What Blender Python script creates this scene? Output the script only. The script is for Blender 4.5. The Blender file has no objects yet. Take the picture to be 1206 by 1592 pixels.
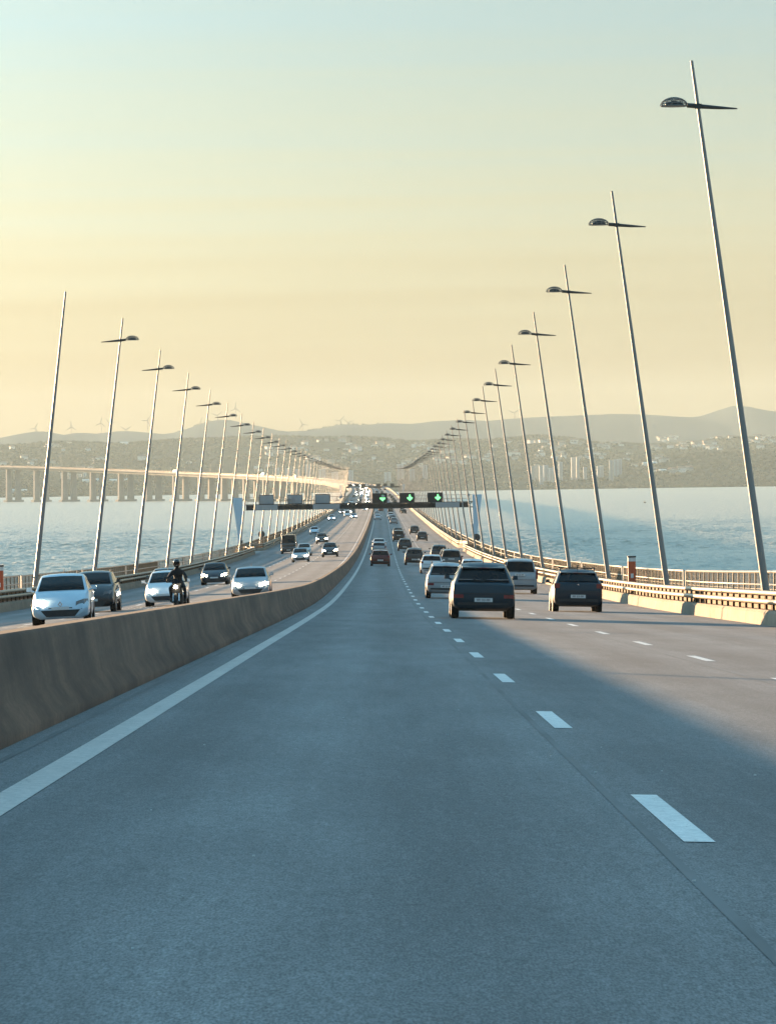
import bpy, bmesh, math, random
import numpy as np
from mathutils import Vector, Matrix, noise
R = math.radians
sc = bpy.context.scene
col = sc.collection
random.seed(7)

# ------------------------------------------------------------------ camera
CAM_Z = 27.0                       # eye height above the water (z = 0)
cam_d = bpy.data.cameras.new('camera')
cam = bpy.data.objects.new('camera', cam_d); col.objects.link(cam)
cam_d.sensor_fit = 'HORIZONTAL'; cam_d.sensor_width = 36.0
cam_d.lens = 36.0 * 6000 / 1206    # long lens
cam_d.clip_start = 0.5; cam_d.clip_end = 60000
yaw, pit, rol = 14.8 / 6000, 54.0 / 6000, 0.0146
fw = Vector((math.sin(yaw) * math.cos(pit), math.cos(yaw) * math.cos(pit), -math.sin(pit)))
rt = Vector((math.cos(yaw), -math.sin(yaw), 0)); up = rt.cross(fw)
r2 = rt * math.cos(rol) - up * math.sin(rol); u2 = up * math.cos(rol) + rt * math.sin(rol)
cam.matrix_world = Matrix(((r2.x, u2.x, -fw.x, 0), (r2.y, u2.y, -fw.y, 0), (r2.z, u2.z, -fw.z, CAM_Z), (0, 0, 0, 1)))
sc.camera = cam

# ------------------------------------------------------------------ sun, sky, exposure
SUN_EL, SUN_AZ = R(4.8), R(-40)    # low sun, ahead and to the left of the road
sd = bpy.data.lights.new('sun', 'SUN'); sd.energy = 5.0; sd.angle = R(0.6); sd.color = (1.0, 0.65, 0.36)
sun = bpy.data.objects.new('sun', sd); col.objects.link(sun)
sdir = Vector((math.sin(SUN_AZ) * math.cos(SUN_EL), math.cos(SUN_AZ) * math.cos(SUN_EL), math.sin(SUN_EL)))
sun.rotation_euler = sdir.to_track_quat('Z', 'Y').to_euler()
sun.location = (-200, 200, 300)
W = bpy.data.worlds.new('World'); sc.world = W; W.use_nodes = True
nt = W.node_tree; nt.nodes.clear()
out = nt.nodes.new('ShaderNodeOutputWorld'); bg = nt.nodes.new('ShaderNodeBackground')
sky = nt.nodes.new('ShaderNodeTexSky'); sky.sky_type = 'NISHITA'; sky.sun_disc = False
sky.sun_elevation = SUN_EL; sky.sun_rotation = SUN_AZ
sky.altitude = 30; sky.air_density = 1.0; sky.dust_density = 1.2; sky.ozone_density = 1.5
# thin evening veil: cream at the horizon, pale teal a few degrees up, blue overhead (same all the way round)
tc = nt.nodes.new('ShaderNodeTexCoord'); sep = nt.nodes.new('ShaderNodeSeparateXYZ')
nt.links.new(tc.outputs['Generated'], sep.inputs[0])
ramp = nt.nodes.new('ShaderNodeValToRGB'); cr = ramp.color_ramp; cr.interpolation = 'B_SPLINE'
SKY_STOPS = [(0.0, (3.5, 2.5, 1.2)), (0.035, (3.95, 3.15, 1.75)), (0.06, (5.5, 5.1, 3.3)), (0.085, (4.6, 5.4, 4.5)), (0.13, (3.5, 5.1, 5.4)),
             (0.25, (3.3, 6.1, 7.6)), (0.5, (2.4, 5.7, 8.3)), (1.0, (2.0, 5.3, 8.3))]
SCALE = 10.0; GAIN = 0.445
while len(cr.elements) < len(SKY_STOPS): cr.elements.new(0.5)
for e, (p, c) in zip(cr.elements, SKY_STOPS):
    e.position = p; e.color = (c[0] / SCALE, c[1] / SCALE, c[2] / SCALE, 1)
# faint drawn-out cirrus streaks shift the lookup a little
cmap = nt.nodes.new('ShaderNodeMapping'); cmap.inputs['Scale'].default_value = (1.6, 1.6, 75.0)
cnz = nt.nodes.new('ShaderNodeTexNoise'); cnz.inputs['Scale'].default_value = 2.2; cnz.inputs['Detail'].default_value = 5
nt.links.new(tc.outputs['Generated'], cmap.inputs[0]); nt.links.new(cmap.outputs[0], cnz.inputs['Vector'])
cm = nt.nodes.new('ShaderNodeMath'); cm.operation = 'MULTIPLY_ADD'
nt.links.new(cnz.outputs['Fac'], cm.inputs[0]); cm.inputs[1].default_value = 0.034
nt.links.new(sep.outputs['Z'], cm.inputs[2])
cs = nt.nodes.new('ShaderNodeMath'); cs.operation = 'SUBTRACT'; nt.links.new(cm.outputs[0], cs.inputs[0]); cs.inputs[1].default_value = 0.017
nt.links.new(cs.outputs[0], ramp.inputs[0])
vm = nt.nodes.new('ShaderNodeVectorMath'); vm.operation = 'SCALE'; vm.inputs['Scale'].default_value = SCALE * GAIN
# away from the sun the low sky is dimmer and bluer, as it is at dusk
ramp2 = nt.nodes.new('ShaderNodeValToRGB'); cr2 = ramp2.color_ramp; cr2.interpolation = 'B_SPLINE'
ANTI = [(0.0, (1.7, 2.3, 2.8)), (0.12, (2.0, 3.4, 4.4)), (0.3, (2.3, 4.9, 6.8)), (1.0, (2.0, 5.3, 8.3))]
while len(cr2.elements) < len(ANTI): cr2.elements.new(0.5)
for e, (p, c) in zip(cr2.elements, ANTI): e.position = p; e.color = (c[0] / SCALE, c[1] / SCALE, c[2] / SCALE, 1)
nt.links.new(cs.outputs[0], ramp2.inputs[0])
az = nt.nodes.new('ShaderNodeVectorMath'); az.operation = 'DOT_PRODUCT'; nt.links.new(tc.outputs['Generated'], az.inputs[0]); az.inputs[1].default_value = (math.sin(SUN_AZ), math.cos(SUN_AZ), 0)
azr = nt.nodes.new('ShaderNodeMapRange'); azr.interpolation_type = 'SMOOTHSTEP'; azr.inputs['From Min'].default_value = -.55; azr.inputs['From Max'].default_value = .55; nt.links.new(az.outputs['Value'], azr.inputs[0])
am = nt.nodes.new('ShaderNodeMix'); am.data_type = 'RGBA'; nt.links.new(azr.outputs[0], am.inputs[0]); nt.links.new(ramp2.outputs[0], am.inputs[6]); nt.links.new(ramp.outputs[0], am.inputs[7])
mix = nt.nodes.new('ShaderNodeMix'); mix.data_type = 'RGBA'; mix.inputs[0].default_value = 0.93
nt.links.new(am.outputs[2], vm.inputs[0]); nt.links.new(sky.outputs[0], mix.inputs[6]); nt.links.new(vm.outputs[0], mix.inputs[7])
# the sky brightens gently towards the sun
dt = nt.nodes.new('ShaderNodeVectorMath'); dt.operation = 'DOT_PRODUCT'; nt.links.new(tc.outputs['Generated'], dt.inputs[0]); dt.inputs[1].default_value = sdir
mxm = nt.nodes.new('ShaderNodeMath'); mxm.operation = 'MAXIMUM'; nt.links.new(dt.outputs['Value'], mxm.inputs[0]); mxm.inputs[1].default_value = 0
pw = nt.nodes.new('ShaderNodeMath'); pw.operation = 'POWER'; nt.links.new(mxm.outputs[0], pw.inputs[0]); pw.inputs[1].default_value = 12
gl = nt.nodes.new('ShaderNodeMath'); gl.operation = 'MULTIPLY_ADD'; nt.links.new(pw.outputs[0], gl.inputs[0]); gl.inputs[1].default_value = 4.6; gl.inputs[2].default_value = 1.0
gs = nt.nodes.new('ShaderNodeVectorMath'); gs.operation = 'SCALE'; nt.links.new(mix.outputs[2], gs.inputs[0]); nt.links.new(gl.outputs[0], gs.inputs['Scale'])
nt.links.new(gs.outputs[0], bg.inputs[0]); bg.inputs[1].default_value = 0.05
nt.links.new(bg.outputs[0], out.inputs[0])
sc.view_settings.view_transform = 'Standard'; sc.view_settings.look = 'None'
sc.view_settings.exposure = 2.25; sc.view_settings.gamma = 1.0; sc.view_settings.use_curve_mapping = False
sc.cycles.volume_bounces = 2; sc.cycles.max_bounces = 8
sc.cycles.use_denoising = True

# ------------------------------------------------------------------ helpers
class MB:
    def __init__(s): s.v = []; s.f = []; s.smooth = False
    def quad(s, a, b, c, d):
        n = len(s.v); s.v += [tuple(a), tuple(b), tuple(c), tuple(d)]; s.f.append((n, n + 1, n + 2, n + 3)); return s
    def box(s, x0, x1, y0, y1, z0, z1, taper=1.0):
        n = len(s.v); cx, cy = (x0 + x1) / 2, (y0 + y1) / 2
        for z, t in ((z0, 1), (z1, taper)):
            for x, y in ((x0, y0), (x1, y0), (x1, y1), (x0, y1)): s.v.append((cx + (x - cx) * t, cy + (y - cy) * t, z))
        s.f += [tuple(n + i for i in q) for q in ((3, 2, 1, 0), (4, 5, 6, 7), (0, 1, 5, 4), (1, 2, 6, 5), (2, 3, 7, 6), (3, 0, 4, 7))]
        return s
    def tube(s, pts, rad, seg=8, cap=True):
        pts = [Vector(p) for p in pts]; n0 = len(s.v)
        if not isinstance(rad, (list, tuple)): rad = [rad] * len(pts)
        for i, p in enumerate(pts):
            t = (pts[min(i + 1, len(pts) - 1)] - pts[max(i - 1, 0)]).normalized()
            ref = Vector((0, 0, 1)) if abs(t.z) < 0.9 else Vector((0, 1, 0))
            a = t.cross(ref).normalized(); b = t.cross(a)
            for k in range(seg):
                w = 2 * math.pi * k / seg; s.v.append(tuple(p + (a * math.cos(w) + b * math.sin(w)) * rad[i]))
        for i in range(len(pts) - 1):
            for k in range(seg):
                k2 = (k + 1) % seg; s.f.append((n0 + i * seg + k2, n0 + i * seg + k, n0 + (i + 1) * seg + k, n0 + (i + 1) * seg + k2))
        if cap:
            s.f.append(tuple(n0 + k for k in range(seg))); e = n0 + (len(pts) - 1) * seg
            s.f.append(tuple(e + k for k in reversed(range(seg))))
        return s
    def lathe(s, prof, axis, org, seg=20):                # prof: (radius, along) round an axis through org
        org = Vector(org); ax = Vector(axis).normalized(); ref = Vector((0, 0, 1)) if abs(ax.z) < .9 else Vector((1, 0, 0))
        a = ax.cross(ref).normalized(); b = ax.cross(a); n0 = len(s.v)
        for r, h in prof:
            for k in range(seg):
                w = 2 * math.pi * k / seg; s.v.append(tuple(org + ax * h + (a * math.cos(w) + b * math.sin(w)) * r))
        for i in range(len(prof) - 1):
            for k in range(seg):
                k2 = (k + 1) % seg; s.f.append((n0 + i * seg + k, n0 + i * seg + k2, n0 + (i + 1) * seg + k2, n0 + (i + 1) * seg + k))
        s.f.append(tuple(n0 + k for k in reversed(range(seg)))); e = n0 + (len(prof) - 1) * seg
        s.f.append(tuple(e + k for k in range(seg)))
        return s
    def strip(s, rows, closed=False):                      # rows of equal-length point lists -> quads
        n0 = len(s.v); m = len(rows[0])
        for r in rows: s.v += [tuple(p) for p in r]
        for i in range(len(rows) - 1):
            for j in range(m if closed else m - 1):
                j2 = (j + 1) % m; s.f.append((n0 + i * m + j, n0 + i * m + j2, n0 + (i + 1) * m + j2, n0 + (i + 1) * m + j))
        return s
    def mesh(s, name, mt=None, smooth=None):
        me = bpy.data.meshes.new(name); me.from_pydata(s.v, [], s.f)
        bm = bmesh.new(); bm.from_mesh(me); bmesh.ops.recalc_face_normals(bm, faces=bm.faces) if len(s.f) < 60000 else None
        bm.to_mesh(me); bm.free()
        if mt: me.materials.append(mt)
        if smooth:
            me.polygons.foreach_set('use_smooth', [True] * len(me.polygons)); me.set_sharp_from_angle(angle=R(smooth))
        return me
    def build(s, name, mt=None, parent=None, smooth=None):
        return link(name, s.mesh(name, mt, smooth), parent)
def link(name, me, parent=None):
    o = bpy.data.objects.new(name, me); col.objects.link(o)
    if parent: o.parent = parent
    return o
def tag(o, label=None, cat=None, group=None, kind=None):
    if label: o['label'] = label
    if cat: o['category'] = cat
    if group: o['group'] = group
    if kind: o['kind'] = kind
    return o
def empty(name, loc=(0, 0, 0), label=None, cat=None, group=None):
    o = bpy.data.objects.new(name, None); col.objects.link(o); o.location = loc; o.empty_display_size = .3
    return tag(o, label, cat, group)
def copy_tree(o, parent=None):
    c = o.copy(); col.objects.link(c); c.parent = parent
    for ch in list(o.children): copy_tree(ch, c)
    return c
def walk(o):
    yield o
    for c in o.children: yield from walk(c)

def mat(name, c, rough=.6, metal=0, spec=.5, nz=None, bump=None, coat=0, emit=None, coord='Object'):
    """nz = [(scale(3), amount, detail), ...] multiplies the colour; bump = (scale(3), strength, distance)"""
    m = bpy.data.materials.new(name); m.use_nodes = True; t = m.node_tree; b = t.nodes['Principled BSDF']
    b.inputs['Base Color'].default_value = (*c, 1); b.inputs['Roughness'].default_value = rough
    b.inputs['Metallic'].default_value = metal; b.inputs['Specular IOR Level'].default_value = spec
    if coat: b.inputs['Coat Weight'].default_value = coat; b.inputs['Coat Roughness'].default_value = .035
    if emit: b.inputs['Emission Color'].default_value = (*emit[0], 1); b.inputs['Emission Strength'].default_value = emit[1]
    tcn = t.nodes.new('ShaderNodeTexCoord')
    def noise_n(scale, detail=4, rough_=.55):
        mp = t.nodes.new('ShaderNodeMapping'); mp.inputs['Scale'].default_value = scale
        n = t.nodes.new('ShaderNodeTexNoise'); n.inputs['Scale'].default_value = 1; n.inputs['Detail'].default_value = detail; n.inputs['Roughness'].default_value = rough_
        t.links.new(tcn.outputs[coord], mp.inputs[0]); t.links.new(mp.outputs[0], n.inputs['Vector']); return n
    last = None
    if nz:
        for scale, amt, det in nz:
            n = noise_n(scale, det); mr = t.nodes.new('ShaderNodeMapRange'); mr.inputs['From Min'].default_value = .3; mr.inputs['From Max'].default_value = .7
            mr.inputs['To Min'].default_value = 1 - amt; mr.inputs['To Max'].default_value = 1 + amt
            t.links.new(n.outputs['Fac'], mr.inputs[0])
            mx = t.nodes.new('ShaderNodeVectorMath'); mx.operation = 'MULTIPLY'
            if last is None: mx.inputs[0].default_value = c
            else: t.links.new(last, mx.inputs[0])
            t.links.new(mr.outputs[0], mx.inputs[1]); last = mx.outputs[0]
        t.links.new(last, b.inputs['Base Color'])
    if bump:
        n = noise_n(bump[0], 6); bp = t.nodes.new('ShaderNodeBump'); bp.inputs['Strength'].default_value = bump[1]; bp.inputs['Distance'].default_value = bump[2]
        t.links.new(n.outputs['Fac'], bp.inputs['Height']); t.links.new(bp.outputs[0], b.inputs['Normal'])
    return m

# ------------------------------------------------------------------ line of the bridge
ZT = [(-60, .37), (0, -1.15), (60, -2.667), (113, -4.0), (150, -4.87), (190, -5.65), (230, -6.32), (270, -6.95), (309, -7.5), (348, -7.98), (427, -8.8),
      (466, -9.12), (650, -10.1), (1000, -11.0), (1330, -11.4), (1960, -10.5), (3000, -8.0), (4300, -3.0), (4700, 3.0), (4910, 7.5), (5440, 23.5), (5900, 34)]
MT = [(-60, -2.95), (2000, -2.95), (3000, -8), (4000, -33), (4300, -53), (4700, -125), (4910, -206), (5440, -524), (5900, -860)]
def hermite(T):
    x = np.array([t[0] for t in T], float); y = np.array([t[1] for t in T], float)
    h = np.diff(x); dl = np.diff(y) / h; m = np.zeros_like(y); m[0] = dl[0]; m[-1] = dl[-1]
    for i in range(1, len(x) - 1): m[i] = (dl[i - 1] * h[i] + dl[i] * h[i - 1]) / (h[i] + h[i - 1])
    def f(t):
        t = min(max(t, x[0]), x[-1]); i = min(int(np.searchsorted(x, t, side='right') - 1), len(x) - 2); s = (t - x[i]) / h[i]
        return float((2 * s**3 - 3 * s * s + 1) * y[i] + (s**3 - 2 * s * s + s) * h[i] * m[i] + (3 * s * s - 2 * s**3) * y[i + 1] + (s**3 - s * s) * h[i] * m[i + 1])
    return f
zroad, xmid = hermite(ZT), hermite(MT)
CROWN = .03
def heading(d): return math.atan2(xmid(d + 5) - xmid(d - 5), 10)      # to the right of +Y
def P(d, off, h=0.0):
    """a point at distance d along the bridge, off metres right of its middle, h above the road surface"""
    a = heading(d)
    return Vector((xmid(d) + off * math.cos(a), d - off * math.sin(a), CAM_Z + zroad(d) - CROWN * min(abs(off), 13.5) + h))
def ds(a, b, near=2.0):
    r = [a]
    while r[-1] < b:
        d = r[-1]; r.append(d + (near if d < 220 else 5 if d < 700 else 20 if d < 2200 else 50))
    r[-1] = b
    return r
def ribbon(name, a, b, prof, mt, parent=None, near=2.0, closed=True, smooth=40):
    """sweep a profile of (off, h) along the bridge"""
    m = MB(); rows = [[P(d, o(d) if callable(o) else o, h) for o, h in prof] for d in ds(a, b, near)]
    m.strip(rows, closed)
    if closed:
        n = len(prof); m.f.append(tuple(range(n))); e = (len(rows) - 1) * n; m.f.append(tuple(e + k for k in range(n)))
    return m.build(name, mt, parent, smooth)

# ------------------------------------------------------------------ materials
M = {}
def asphalt():
    m = mat('asphalt', (.175, .170, .165), .80, spec=.4, nz=[((26, 6, 9), .16, 6), ((.9, .05, .9), .09, 4), ((1.1, .22, .5), .15, 6), ((7, .16, 5), .08, 5), ((.12, .03, .12), .09, 3), ((110, 22, 40), .40, 2)], bump=((110, 26, 45), .5, .008))
    t = m.node_tree; b = t.nodes['Principled BSDF']; src = b.inputs['Base Color'].links[0].from_socket
    tcn = t.nodes.new('ShaderNodeTexCoord'); sp = t.nodes.new('ShaderNodeSeparateXYZ'); t.links.new(tcn.outputs['Object'], sp.inputs[0])
    # polished wheel tracks: lighter bands twice per lane, worn unevenly
    a1 = t.nodes.new('ShaderNodeMath'); a1.operation = 'MULTIPLY_ADD'; a1.inputs[1].default_value = 2 * math.pi / 1.76; a1.inputs[2].default_value = 2.0; t.links.new(sp.outputs['X'], a1.inputs[0])
    c1 = t.nodes.new('ShaderNodeMath'); c1.operation = 'COSINE'; t.links.new(a1.outputs[0], c1.inputs[0])
    mr = t.nodes.new('ShaderNodeMapRange'); mr.inputs['From Min'].default_value = -1; mr.inputs['To Min'].default_value = .87; mr.inputs['To Max'].default_value = 1.11; t.links.new(c1.outputs[0], mr.inputs[0])
    mx = t.nodes.new('ShaderNodeVectorMath'); mx.operation = 'MULTIPLY'; t.links.new(src, mx.inputs[0]); t.links.new(mr.outputs[0], mx.inputs[1])
    t.links.new(mx.outputs[0], b.inputs['Base Color']); return m
M['asphalt'] = asphalt()
M['seam'] = mat('bitumen_seam', (.145, .143, .14), .75, nz=[((2, .4, 2), .25, 4)])
def worn_paint(c=(.56, .50, .45)):
    m = mat('road_paint', c, .7, nz=[((.8, .3, .8), .10, 4), ((14, 14, 14), .14, 4), ((60, 60, 60), .12, 2)], bump=((50, 50, 50), .4, .006))
    t = m.node_tree; b = t.nodes['Principled BSDF']; src = b.inputs['Base Color'].links[0].from_socket
    tcn = t.nodes.new('ShaderNodeTexCoord'); mp = t.nodes.new('ShaderNodeMapping'); mp.inputs['Scale'].default_value = (34, 9, 9); t.links.new(tcn.outputs['Object'], mp.inputs[0])
    n = t.nodes.new('ShaderNodeTexNoise'); n.inputs['Scale'].default_value = 1; n.inputs['Detail'].default_value = 7; n.inputs['Roughness'].default_value = .75; t.links.new(mp.outputs[0], n.inputs['Vector'])
    mr = t.nodes.new('ShaderNodeMapRange'); mr.inputs['From Min'].default_value = .60; mr.inputs['From Max'].default_value = .68; t.links.new(n.outputs['Fac'], mr.inputs[0])
    mx = t.nodes.new('ShaderNodeMix'); mx.data_type = 'RGBA'; t.links.new(mr.outputs[0], mx.inputs[0]); t.links.new(src, mx.inputs[6]); mx.inputs[7].default_value = (.20, .19, .18, 1)      # chipped through to the asphalt
    t.links.new(mx.outputs[2], b.inputs['Base Color']); return m
M['paint'] = worn_paint(); M['dash_paint'] = worn_paint((.78, .75, .70))
M['concrete_dirty'] = mat('dirty_concrete', (.145, .088, .056), .9, nz=[((1.0, .10, 1.6), .34, 6), ((2.6, .55, .9), .36, 6), ((4, 2.2, .3), .16, 4), ((24, 24, 24), .2, 4)], bump=((22, 22, 22), .35, .012))
M['concrete'] = mat('pale_concrete', (.245, .195, .14), .88, nz=[((.8, .5, 2), .20, 5), ((3, 3, .4), .12, 4), ((30, 30, 30), .12, 3)], bump=((25, 25, 25), .35, .01))
M['deck'] = mat('deck_concrete', (.33, .31, .28), .9, nz=[((.05, .05, .3), .15, 4), ((.6, .6, .6), .1, 4)])
M['mast_steel'] = mat('mast_grey_steel', (.23, .23, .22), .42, nz=[((2, 2, .3), .08, 4)])
M['white_steel'] = mat('white_painted_steel', (.38, .36, .31), .42, nz=[((2, 2, .6), .06, 4)])
M['weathered_steel'] = mat('weathered_steel', (.17, .135, .09), .6, metal=.2, nz=[((3, 3, 3), .25, 4)])
M['rusty_plate'] = mat('rusty_plate', (.105, .058, .024), .8, nz=[((9, 3, 9), .6, 5), ((26, 8, 26), .55, 3)])
M['rail_steel'] = mat('rail_steel', (.33, .275, .20), .45, metal=.25, nz=[((3, 3, 3), .12, 4)])
M['dark_steel'] = mat('dark_steel', (.05, .052, .052), .55, metal=.3, nz=[((3, 3, 3), .2, 4)])
M['grey_plate'] = mat('grey_plate', (.34, .36, .37), .5, nz=[((1, 1, 1), .06, 3)])
M['blue_steel'] = mat('pale_blue_steel', (.42, .60, .72), .5, nz=[((.5, .5, .2), .06, 3)])
M['orange'] = mat('orange_paint', (.55, .10, .035), .5, nz=[((3, 3, 1), .12, 4)])
M['off_white'] = mat('off_white', (.7, .69, .66), .55, nz=[((5, 5, 5), .05, 3)])
M['black'] = mat('black_plastic', (.02, .02, .021), .5, nz=[((6, 6, 6), .2, 3)])
M['green_lit'] = mat('green_signal', (.05, .5, .12), .4, emit=((.22, 1.0, .32), .42))
M['lamp_grille'] = mat('lamp_grille', (.16, .16, .15), .5, metal=.3, nz=[((9, 9, 9), .15, 3)])
M['glass'] = mat('tinted_glass', (.008, .009, .010), .06, spec=.15, nz=[((1.5, 1.5, 1.5), .4, 3)])
M['tyre'] = mat('tyre_rubber', (.018, .018, .018), .85, nz=[((20, 20, 20), .2, 3)])
M['rim'] = mat('alloy_rim', (.42, .42, .43), .3, metal=.8, nz=[((6, 6, 6), .1, 2)])
M['trim'] = mat('black_trim', (.022, .022, .023), .6, nz=[((9, 9, 9), .2, 3)])
M['red_lens'] = mat('red_lens', (.20, .022, .022), .15, spec=.6, nz=[((9, 9, 9), .15, 2)])
M['red_on'] = mat('red_lens_lit', (.30, .012, .012), .15, emit=((1.0, .08, .04), .8))
M['clear_lens'] = mat('clear_lens', (.16, .17, .18), .12, spec=.7, nz=[((9, 9, 9), .2, 2)])
M['lamp_on'] = mat('headlamp_lit', (.9, .88, .8), .2, emit=((1.0, .86, .60), 22.0))
M['plate'] = mat('number_plate', (.66, .66, .64), .5, nz=[((9, 9, 9), .04, 2)])
M['ink'] = mat('plate_ink', (.03, .03, .04), .5)
M['chrome'] = mat('chrome', (.75, .75, .76), .15, metal=1.0)
def paint(name, c, coat=.7, rough=.45): M[name] = mat(name, c, rough, coat=coat, spec=.3, nz=[((1.2, 1.2, 1.2), .05, 4), ((3, 3, 3), .04, 4)])
paint('navy_paint', (.006, .018, .030), coat=.4); paint('dark_grey_paint', (.028, .028, .030)); paint('silver_paint', (.36, .37, .38)); paint('white_paint', (.74, .75, .75))
paint('black_paint', (.015, .015, .016)); paint('red_paint', (.10, .010, .010)); paint('brown_paint', (.040, .026, .020)); paint('blue_white_paint', (.55, .66, .74))
paint('sky_tinted_white_paint', (.50, .62, .70)); paint('mid_grey_paint', (.11, .108, .105)); paint('pale_grey_paint', (.55, .55, .54)); paint('slate_paint', (.010, .027, .040), coat=.4)  # first paint: white with the sky's blue reflection mixed into its colour
M['cloth'] = mat('rider_cloth', (.016, .016, .018), .8, nz=[((14, 14, 14), .25, 4)])
M['helmet'] = mat('helmet_shell', (.02, .02, .022), .25, coat=.6)
M['skin'] = mat('glove_leather', (.02, .018, .016), .7, nz=[((30, 30, 30), .2, 3)])

# ------------------------------------------------------------------ water, land
def water_mat():
    m = bpy.data.materials.new('river_water'); m.use_nodes = True; t = m.node_tree; b = t.nodes['Principled BSDF']
    b.inputs['Base Color'].default_value = (.52, .47, .37, 1); b.inputs['Roughness'].default_value = .28; b.inputs['IOR'].default_value = 1.33; b.inputs['Specular IOR Level'].default_value = .26
    tcn = t.nodes.new('ShaderNodeTexCoord'); prev = None
    for scale, strength, dist, det in (((.30, .12, 1), .9, 1.7, 4), ((1.1, .40, 1), 1.0, .3, 4), ((.03, .012, 1), .6, 3.0, 3)):
        mp = t.nodes.new('ShaderNodeMapping'); mp.inputs['Scale'].default_value = scale; mp.inputs['Rotation'].default_value = (0, 0, .35)
        n = t.nodes.new('ShaderNodeTexNoise'); n.inputs['Scale'].default_value = 1; n.inputs['Detail'].default_value = det; n.inputs['Roughness'].default_value = .6
        bp = t.nodes.new('ShaderNodeBump'); bp.inputs['Strength'].default_value = strength; bp.inputs['Distance'].default_value = dist
        t.links.new(tcn.outputs['Object'], mp.inputs[0]); t.links.new(mp.outputs[0], n.inputs['Vector']); t.links.new(n.outputs['Fac'], bp.inputs['Height'])
        if prev: t.links.new(prev, bp.inputs['Normal'])
        prev = bp.outputs[0]
    t.links.new(prev, b.inputs['Normal']); return m
m = MB(); m.quad((-8800, -900, 0), (8800, -900, 0), (8800, 16400, 0), (-8800, 16400, 0))
WATER = m.build('water', water_mat()); tag(WATER, kind='structure')
def waves():                                            # real short-crested chop where the river is near enough to see it
    rs = np.random.RandomState(4); xs_ = np.arange(-345, 345.1, 1.25); ys_ = np.arange(860, 2600, 1.9); X, Y = np.meshgrid(xs_, ys_); Z = np.zeros_like(X)
    for i in range(46):
        lam = 3.2 * (3.0 ** rs.rand()); th = -.55 + rs.randn() * .42; k_ = 2 * math.pi / lam
        Z += .0125 * lam ** .75 * np.cos(k_ * (X * math.sin(th) + Y * math.cos(th)) + rs.rand() * 6.28)
    gust = .75 + .35 * np.sin(X * .021 + Y * .006 + 1) * np.cos(Y * .011 - X * .008)
    edge = np.clip((X + 345) / 40, 0, 1) * np.clip((345 - X) / 40, 0, 1) * np.clip((Y - 860) / 40, 0, 1) * np.clip((2600 - Y) / 1200, 0, 1)
    Z = (Z * gust + .3 * Z * Z) * edge + .05 + .55 * edge
    ny, nx = X.shape; me = bpy.data.meshes.new('wave_field'); me.vertices.add(nx * ny); me.vertices.foreach_set('co', np.stack([X, Y, Z], -1).astype(np.float32).ravel())
    a = (np.arange(ny - 1)[:, None] * nx + np.arange(nx - 1)[None]).ravel(); q = np.stack([a, a + 1, a + nx + 1, a + nx], -1).astype(np.int32)
    me.loops.add(q.size); me.loops.foreach_set('vertex_index', q.ravel()); me.polygons.add(len(q)); me.polygons.foreach_set('loop_start', np.arange(0, q.size, 4, dtype=np.int32)); me.polygons.foreach_set('use_smooth', np.ones(len(q), bool))
    me.update(calc_edges=True); me.validate(); me.materials.append(WATER.data.materials[0]); return link('wave_field', me, WATER)
waves()

# ridge lines: (photo column when measured, height above eye level) converted to metres across at the ridge's own distance
def dr(x, y): return x - .0146 * (y - 796), y + .0146 * (x - 603)
def ridge(d, pts):
    r = []
    for x, y in pts:
        a, b = dr(x, y); r.append(((a - 588.2) * d / 6000, CAM_Z + (742 - b) * d / 6000))
    return np.array(r)
D_FAR, D_MID, D_LOW = 13200.0, 9700.0, 7900.0
FAR = ridge(D_FAR, [(-900, 680), (-500, 668), (-250, 682), (-100, 676), (0, 682), (30, 676), (55, 671), (75, 669), (100, 676), (130, 671), (150, 675), (195, 670), (230, 672), (265, 676), (300, 665), (330, 654), (355, 652), (380, 658), (410, 664),
    (440, 671), (490, 670), (530, 660), (560, 662), (600, 659), (640, 660), (680, 655), (720, 654), (760, 656), (800, 652), (850, 649), (900, 647), (950, 645), (1000, 645), (1040, 647), (1080, 650), (1110, 640), (1145, 629), (1180, 638), (1206, 641), (1400, 650), (1700, 640), (2200, 655)])
MID = ridge(D_MID, [(-900, 700), (-300, 690), (0, 693), (100, 687), (200, 690), (280, 684), (400, 679), (440, 678), (500, 682), (600, 684), (640, 690), (700, 687), (760, 689), (830, 684), (880, 687), (920, 695), (1000, 697), (1080, 690), (1130, 681), (1206, 682), (1500, 688), (2200, 690)])
LOW = ridge(D_LOW, [(-900, 735), (-200, 730), (0, 735), (120, 741), (230, 733), (330, 742), (450, 736), (560, 733), (650, 736), (740, 724), (800, 730), (860, 735), (960, 725), (1000, 716), (1080, 707), (1206, 702), (1500, 715), (2200, 725)])
def sm(t): t = min(max(t, 0.0), 1.0); return t * t * (3 - 2 * t)
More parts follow.
